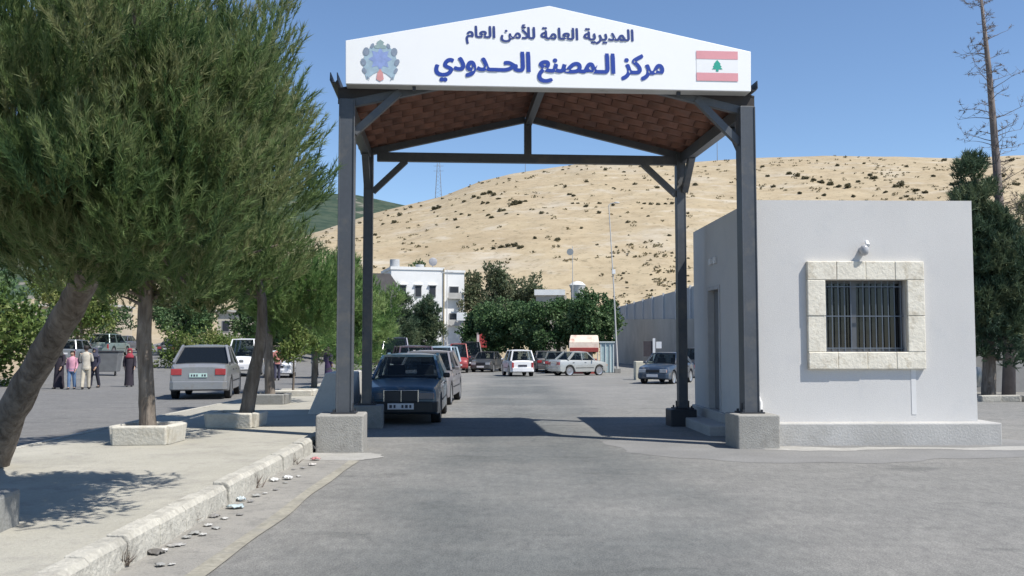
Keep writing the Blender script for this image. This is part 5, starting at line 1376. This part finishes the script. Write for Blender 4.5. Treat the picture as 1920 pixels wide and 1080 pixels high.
for i, (px, py) in enumerate(((232, 1065), (350, 985), (364, 975), (480, 915), (548, 872))):
    n = 14; P = np.zeros((n, 3)) + rng.normal(0, .02, (n, 3)) * np.array([1, 1, 0]); D = np.tile([0, 0, 1.], (n, 1)) + rng.normal(0, .3, (n, 3))
    o = leaves('dry_weed', P, D, 3, .14, .012, .4, .03, ML_DRY, None, np.full(n, .5)); o.location = ground(px, py, 0.0)
    tag(o, 'thin dry weed tuft growing at the kerb foot', 'weed', GG)

# ================================================================== PEOPLE
MA_SKIN = M('skin', (.42, .27, .19), .6, .06, 6)
MA_HAIR = M('hair_dark', (.025, .02, .018), .7, .15, 10)
def person(label, loc, head, h, style, ctop, cbot, scarf=None, stride=.14, group=None, bag=None, arms='swing', seed=1):
    r_ = thing('person', label, 'person', loc, head, group)
    s_ = h / 1.68
    q = random.Random(seed)
    V = []; Eg = []; Rd = []
    def nv(p, r, par=None):
        V.append(Vector(p) * s_); Rd.append(r * s_)
        if par is not None: Eg.append((par, len(V) - 1))
        return len(V) - 1
    pel = nv((0, 0, .93), .115); sp1 = nv((0, .01, 1.10), .105, pel); ch = nv((0, 0, 1.28), .125, sp1); nk0 = nv((0, -.01, 1.41), .062, ch); nk = nv((0, 0, 1.47), .052, nk0)
    jaw = nv((0, .015, 1.53), .072, nk); cr = nv((0, 0, 1.60), .088, jaw); nv((0, -.005, 1.66), .06, cr); nv((0, .095, 1.565), .016, jaw)
    J = {}
    for sx in (-1, 1):
        st = stride * sx
        hp = nv((sx * .085, 0, .88), .09, pel); kn = nv((sx * .09, st * .5 + .02, .49), .058, hp); cf = nv((sx * .09, st * .7 - .0, .34), .055, kn); an = nv((sx * .09, st - .02, .085), .038, cf); nv((sx * .095, st + .12, .035), .034, an)
        sh = nv((sx * .165, -.01, 1.37), .055, ch)
        if arms == 'fold' : el = (sx * .22, .04, 1.12); wr_ = (sx * .10, .22, 1.13)
        else: el = (sx * .225, -.03 - st * .3, 1.11); wr_ = (sx * .22, .06 - st * .9, .89)
        e = nv(el, .04, sh); w_ = nv(wr_, .027, e)
        d = (Vector(wr_) - Vector(el)).normalized(); pm_ = Vector(wr_) + d * .055
        pl = nv(pm_, .03, w_); side = d.cross(Vector((sx, 0, 0))).normalized()
        for f_ in range(4):
            o_ = side * (f_ - 1.5) * .019; L = (.07, .08, .075, .06)[f_]
            m1 = nv(pm_ + d * .045 + o_, .009, pl); m2 = nv(pm_ + d * (.045 + L * .55) + o_ + Vector((-sx * .012, .0, 0)), .0085, m1); nv(pm_ + d * (.045 + L) + o_ + Vector((-sx * .028, .0, 0)), .0075, m2)
        t1 = nv(pm_ + side * .036 + d * .0, .010, pl); nv(pm_ + side * .055 + d * .04 + Vector((-sx * .01, 0, 0)), .0085, t1)
        J[sx] = (Vector((sx * .165, -.01, 1.37)), Vector(el), Vector(wr_), st)
    me = bpy.data.meshes.new('body'); me.from_pydata([v[:] for v in V], Eg, []); me.materials.append(MA_SKIN)
    o = bpy.data.objects.new('body', me); COL.objects.link(o); o.parent = r_
    m_ = o.modifiers.new('skin', 'SKIN')
    if not me.skin_vertices: me.attributes  # layer is made by the modifier
    sv = me.skin_vertices[0].data if len(me.skin_vertices) else None
    if sv is None:
        bm = bmesh.new(); bm.from_mesh(me); bm.verts.layers.skin.verify(); bm.to_mesh(me); bm.free(); sv = me.skin_vertices[0].data
    for i, r in enumerate(Rd): sv[i].radius = (r, r); sv[i].use_root = (i == 0)
    ss = o.modifiers.new('sub', 'SUBSURF'); ss.levels = 1; ss.render_levels = 1
    def Z(*a): return [(x * s_, y * s_, z * s_, p * s_, w * s_) for x, y, z, p, w in a]
    # eyes
    for sx in (-1, 1):
        b = MB(); b.sphere((sx * .032 * s_, .082 * s_, 1.585 * s_), .011 * s_, 6, 4); b.build('eye', MA_INK, r_)
    mt = M('cloth_%02d_%02d_%02d' % tuple(int(c * 99) for c in ctop), ctop, .9, .18, 7, .1, 60, .2)
    mb = M('cloth_%02d_%02d_%02d' % tuple(int(c * 99) for c in cbot), cbot, .9, .18, 7, .1, 60, .2)
    def sleeves(b, r0, r1):
        for sx in (-1, 1):
            a, e, w_, _ = J[sx]; b.tube([a * s_, a.lerp(e, .5) * s_, e * s_, e.lerp(w_, .95) * s_], [r0 * s_, r0 * s_, (r0 * .9) * s_, r1 * s_], 9, .05)
    if style == 'robe':
        b = MB(); b.ell(Z((0, 0, .05, .21, .23), (0, .01, .35, .19, .20), (0, 0, .7, .185, .17), (0, 0, .95, .185, .155), (0, 0, 1.15, .17, .135), (0, 0, 1.32, .185, .13), (0, -.01, 1.42, .12, .09), (0, -.01, 1.46, .06, .06)), 16); sleeves(b, .075, .065)
        b.build('robe', mt, r_, smooth=60)
    else:
        b = MB(); b.ell(Z((0, 0, .80, .165, .14), (0, 0, .95, .16, .135), (0, 0, 1.12, .15, .125), (0, 0, 1.3, .18, .14), (0, -.01, 1.41, .13, .09), (0, -.01, 1.45, .062, .062)), 16); sleeves(b, .064, .042)
        b.build('shirt', mt, r_, smooth=60)
        b = MB(); b.ell(Z((0, 0, .76, .16, .13), (0, 0, .88, .165, .138), (0, 0, .96, .155, .132)), 14)
        for sx in (-1, 1):
            st = J[sx][3]; b.tube([Vector(v_) * s_ for v_ in ((sx * .085, 0, .86), (sx * .09, st * .5 + .02, .49), (sx * .09, st * .75, .3), (sx * .09, st - .02, .09))], [.10 * s_, .076 * s_, .07 * s_, .062 * s_], 10, .04)
        b.build('trousers', mb, r_, smooth=60)
    for sx in (-1, 1):
        st = J[sx][3]; b = MB(); b.sphere((sx * .093 * s_, (st + .05) * s_, .04 * s_), (.045 * s_, .13 * s_, .042 * s_), 10, 6); b.build('shoe', MA_BLACKPL, r_, smooth=180)
    if scarf:
        ms = M('cloth_%02d_%02d_%02d' % tuple(int(c * 99) for c in scarf), scarf, .9, .18, 7, .1, 60, .2)
        b = MB(); n = 18; rows = [(1.725, .03, .03), (1.705, .085, .09), (1.65, .112, .118), (1.58, .115, .118), (1.5, .105, .11), (1.44, .13, .12), (1.36, .19, .15), (1.28, .2, .155)]
        vs = [(rx * math.sin(2 * math.pi * j / n) * s_, (-.008 + ry * math.cos(2 * math.pi * j / n)) * s_, z * s_) for z, rx, ry in rows for j in range(n)]
        fs = []
        for i in range(len(rows) - 1):
            for j in range(n):
                a_ = abs(((j + .5 + n / 2) % n) - n / 2) / n * 360
                if i in (2, 3) and a_ < 38: continue
                fs.append((i * n + j, i * n + (j + 1) % n, (i + 1) * n + (j + 1) % n, (i + 1) * n + j))
        fs.append(tuple(range(n))); b.add(vs, fs); o = b.build('headscarf', ms, r_, smooth=70); t_ = o.modifiers.new('thick', 'SOLIDIFY'); t_.thickness = .006
    else:
        b = MB(); n = 16; rows = [(1.70, .04, .04), (1.685, .075, .08), (1.645, .096, .104), (1.59, .098, .106), (1.53, .088, .098)]
        vs = [(rx * math.sin(2 * math.pi * j / n) * s_, (-.008 + ry * math.cos(2 * math.pi * j / n)) * s_, z * s_) for z, rx, ry in rows for j in range(n)]
        fs = []
        for i in range(len(rows) - 1):
            for j in range(n):
                a_ = abs(((j + .5 + n / 2) % n) - n / 2) / n * 360
                if i >= 2 and a_ < 80: continue
                fs.append((i * n + j, i * n + (j + 1) % n, (i + 1) * n + (j + 1) % n, (i + 1) * n + j))
        fs.append(tuple(range(n))); b.add(vs, fs); o = b.build('hair', MA_HAIR, r_, smooth=70); t_ = o.modifiers.new('thick', 'SOLIDIFY'); t_.thickness = .008
    if bag:
        b = MB(); w_ = J[1][2] * s_; b.box((w_.x + .02, w_.y + .02, w_.z - .33 * s_), (.2, .12, .28)); b.tube([(w_.x, w_.y - .05, w_.z - .2 * s_), (w_.x, w_.y, w_.z - .07 * s_), (w_.x, w_.y + .07, w_.z - .2 * s_)], .008, 5)
        o = b.build('carrier_bag', M('bag_dark', (.12, .08, .09), .7, .1, 5), None, bevel=.02)
        o.parent = r_
    return r_
GPp = 'walkers in a group on the side road'
def foot(px, py): return ground(px, py)
person('person in a black robe walking beside the leaning trunk', foot(110, 729), R(170), 1.58, 'robe', (.03, .025, .035), (.03, .03, .03), (.025, .022, .03), .12, GPp, seed=2)
person('person in a pink top and blue jeans among the walkers', foot(134, 730), R(185), 1.42, 'shirt', (.55, .28, .36), (.12, .20, .34), None, .1, GPp, seed=3)
person('person in pale beige clothes standing with folded arms among the walkers', foot(160, 730), R(10), 1.62, 'shirt', (.50, .46, .39), (.50, .45, .36), None, .12, GPp, arms='fold', seed=4)
person('person in dark navy clothes next to the one dressed in beige', foot(177, 727), R(165), 1.52, 'shirt', (.035, .035, .06), (.03, .03, .045), (.06, .06, .09), .16, GPp, seed=5)
person('person in a long black robe and red headscarf crossing alone', foot(242, 725), R(200), 1.5, 'robe', (.022, .025, .032), (.02, .02, .03), (.30, .04, .06), .12, seed=6)
GP2 = 'people standing beyond the sapling'
person('person in a pinkish red top seen between the two median trunks', put(521, 46), R(20), 1.68, 'shirt', (.48, .20, .17), (.05, .05, .08), None, .08, GP2, seed=7)
person('person in a dark purple coat standing between sapling and post', put(617, 44), R(-30), 1.62, 'robe', (.06, .04, .09), (.03, .03, .03), (.10, .06, .08), .06, GP2, seed=8)
person('person in a blue shirt farther off behind the sapling', put(592, 52), R(160), 1.68, 'shirt', (.10, .12, .22), (.04, .04, .05), None, .1, GP2, seed=9)
